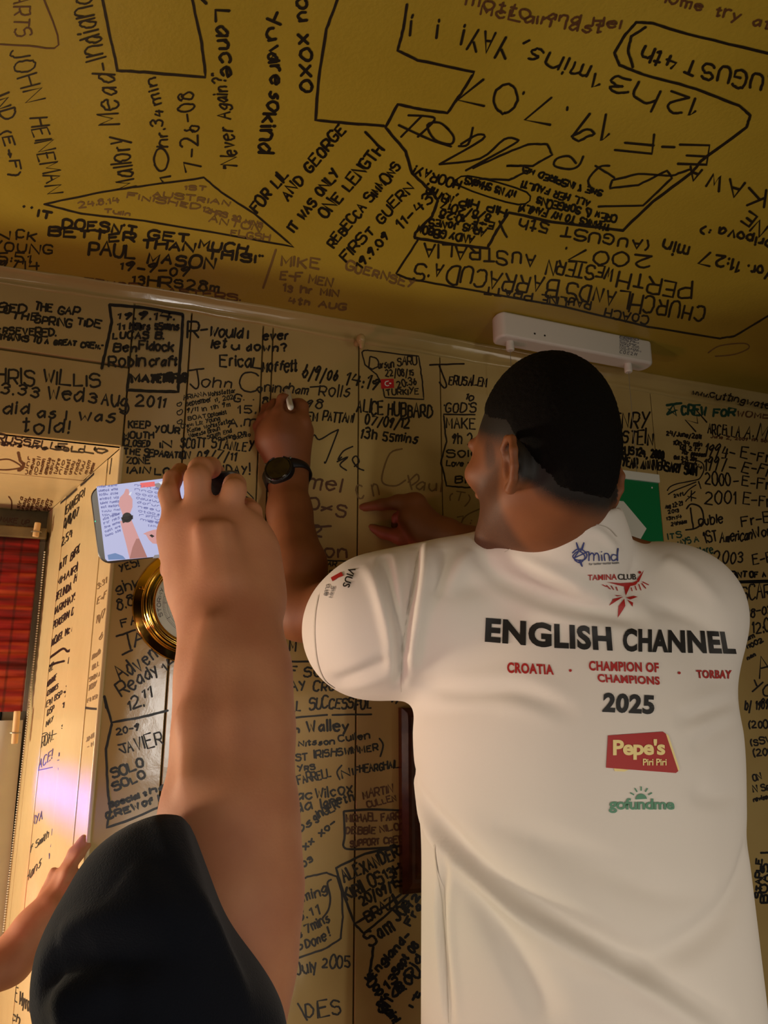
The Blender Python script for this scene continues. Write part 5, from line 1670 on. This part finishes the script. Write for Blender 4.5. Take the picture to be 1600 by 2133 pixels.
# ------------------------------------------------------------ blind
m = bpy.data.materials.new('red_tartan'); m.use_nodes = True; nt = m.node_tree; b = nt.nodes['Principled BSDF']; b.inputs['Roughness'].default_value = .8
tc = nt.nodes.new('ShaderNodeTexCoord'); mp = nt.nodes.new('ShaderNodeMapping'); mp.inputs['Scale'].default_value = (3, 3, 38); nt.links.new(tc.outputs['Object'], mp.inputs[0])
nz = nt.nodes.new('ShaderNodeTexNoise'); nz.inputs['Scale'].default_value = 1.6; nz.inputs['Detail'].default_value = 2; nt.links.new(mp.outputs[0], nz.inputs['Vector'])
rp = nt.nodes.new('ShaderNodeValToRGB'); el = rp.color_ramp.elements; el[0].position = .3; el[0].color = lin(84, 14, 16); el[1].position = .72; el[1].color = lin(206, 96, 48)
e1_ = el.new(.48); e1_.color = lin(160, 26, 26); nt.links.new(nz.outputs['Fac'], rp.inputs[0])
wv_ = nt.nodes.new('ShaderNodeTexWave'); wv_.inputs['Scale'].default_value = 9; wv_.bands_direction = 'X'; nt.links.new(tc.outputs['Object'], wv_.inputs['Vector'])
mr = nt.nodes.new('ShaderNodeMapRange'); mr.inputs[1].default_value = .9; mr.inputs[2].default_value = 1; mr.inputs[4].default_value = .55; nt.links.new(wv_.outputs['Fac'], mr.inputs[0])
mx = nt.nodes.new('ShaderNodeMix'); mx.data_type = 'RGBA'; nt.links.new(mr.outputs[0], mx.inputs[0]); nt.links.new(rp.outputs[0], mx.inputs[6]); mx.inputs[7].default_value = lin(40, 14, 16); nt.links.new(mx.outputs[2], b.inputs['Base Color'])
M['tartan'] = m; BY = .50; fb_ = hit_wall(BY)[0]
tr, br = fb_(84, 1122), fb_(47, 1481); V = []; F = []; nr, nc = 90, 12
blind = empty('roman_blind', ((tr.x-1.2)/2, BY, tr.z), 'red tartan folded fabric blind in the window at far left', 'blind')
for i in range(nr+1):
    t = i/nr; z = tr.z+(br.z-tr.z)*t; xr = tr.x+(br.x-tr.x)*t
    for j in range(nc+1):
        x = -1.35+(xr+1.35)*j/nc; ph = t*15*math.pi+.5*math.sin(x*7); V.append((x, BY-.010*abs(math.sin(ph))**.7-.004*math.sin(x*11+t*4), z))
for i in range(nr):
    for j in range(nc): a = i*(nc+1)+j; F.append((a, a+1, a+nc+2, a+nc+1))
o = mesh_obj('fabric', V, F, M['tartan'], blind, True); sm = o.modifiers.new('thickness', 'SOLIDIFY'); sm.thickness = .002
M['film'] = mat('grey_net', lin(120, 112, 108), .6); M['film'].node_tree.nodes['Principled BSDF'].inputs['Alpha'].default_value = .6
V = []; F = []
for i in range(2):
    for x, y in ((84, 1122), (95, 1122)) if i == 0 else ((47, 1481), (58, 1481)): V.append(fb_(x, y)+Vector((0, .004, 0)))
mesh_obj('edge_tape', V, [(0, 1, 3, 2)], M['film'], blind)
bevel(mesh_obj('head_rail', *box(-1.4, tr.x+.012, BY-.012, BY+.03, tr.z-.002, tr.z+.022), M['frame'], blind), .003)
fd = hit_wall(BY-.022)[0]; M['dowel'] = mat('pale_wood', lin(222, 186, 130), .5)
for (xa, ya), (xb, yb) in (((79, 1089), (74, 1118)), ((36, 1481), (30, 1549))):
    mesh_obj('dowel', *tube_along(fd(xa, ya), fd(xb, yb), [(0, .0058), (.04, .0064), (.96, .0064), (1, .0058)], 20), M['dowel'], blind)
    p = fd((xa+xb*2)/3, (ya+yb*2)/3); mesh_obj('cord_loop', *ring_mesh(np.array(p), unit(np.array(fd(xa, ya)-fd(xb, yb))), np.array([1., 0, 0]), .0095, .008, .002, .0014, 24), M['cable'], blind)
M['net'] = mat('pale_net_curtain', lin(206, 208, 190), .7, var=(8, lin(180, 182, 166), .5))
fn_ = hit_wall(.53)[0]; V = []; F = []; a, c = fn_(48, 1500), fn_(2, 1990)
for i in range(41):
    t = i/40; z = a.z+(SILL+.003-a.z)*t; xr = a.x+(c.x-a.x)*t*(a.z-SILL)/(a.z-c.z)
    for j in range(60): x = -1.3+(xr+1.3)*j/59; V.append((x, .53-.008*math.sin(x*70+.6*math.sin(t*3))-.004*math.sin(x*31), z))
for i in range(40):
    for j in range(59): q = i*60+j; F.append((q, q+1, q+61, q+60))
nc_ = mesh_obj('net_curtain', V, F, M['net'], None, True); tag(nc_, 'pale net curtain below the red blind in the window', 'curtain')
M['bead'] = mat('white_beads', lin(225, 220, 200), .3); it = []
bh = hit_wall(BY-.008)[0]; n = 150
def octa(c, r):
    return [c+Vector(d)*r for d in ((1, 0, 0), (-1, 0, 0), (0, 1, 0), (0, -1, 0), (0, 0, 1), (0, 0, -1))], [(0, 2, 4), (2, 1, 4), (1, 3, 4), (3, 0, 4), (2, 0, 5), (1, 2, 5), (3, 1, 5), (0, 3, 5)]
for i in range(n):
    t = i/(n-1); px = 93-84*t+1.5*math.sin(t*5); py = 1150+790*t; it.append(octa(bh(px, py), .0023))
o = mesh_obj('bead_chain', *join_lists(it), M['bead'], blind, True); o['kind'] = 'stuff'
# ------------------------------------------------------------ things that shape the light
bpy.context.view_layer.update()
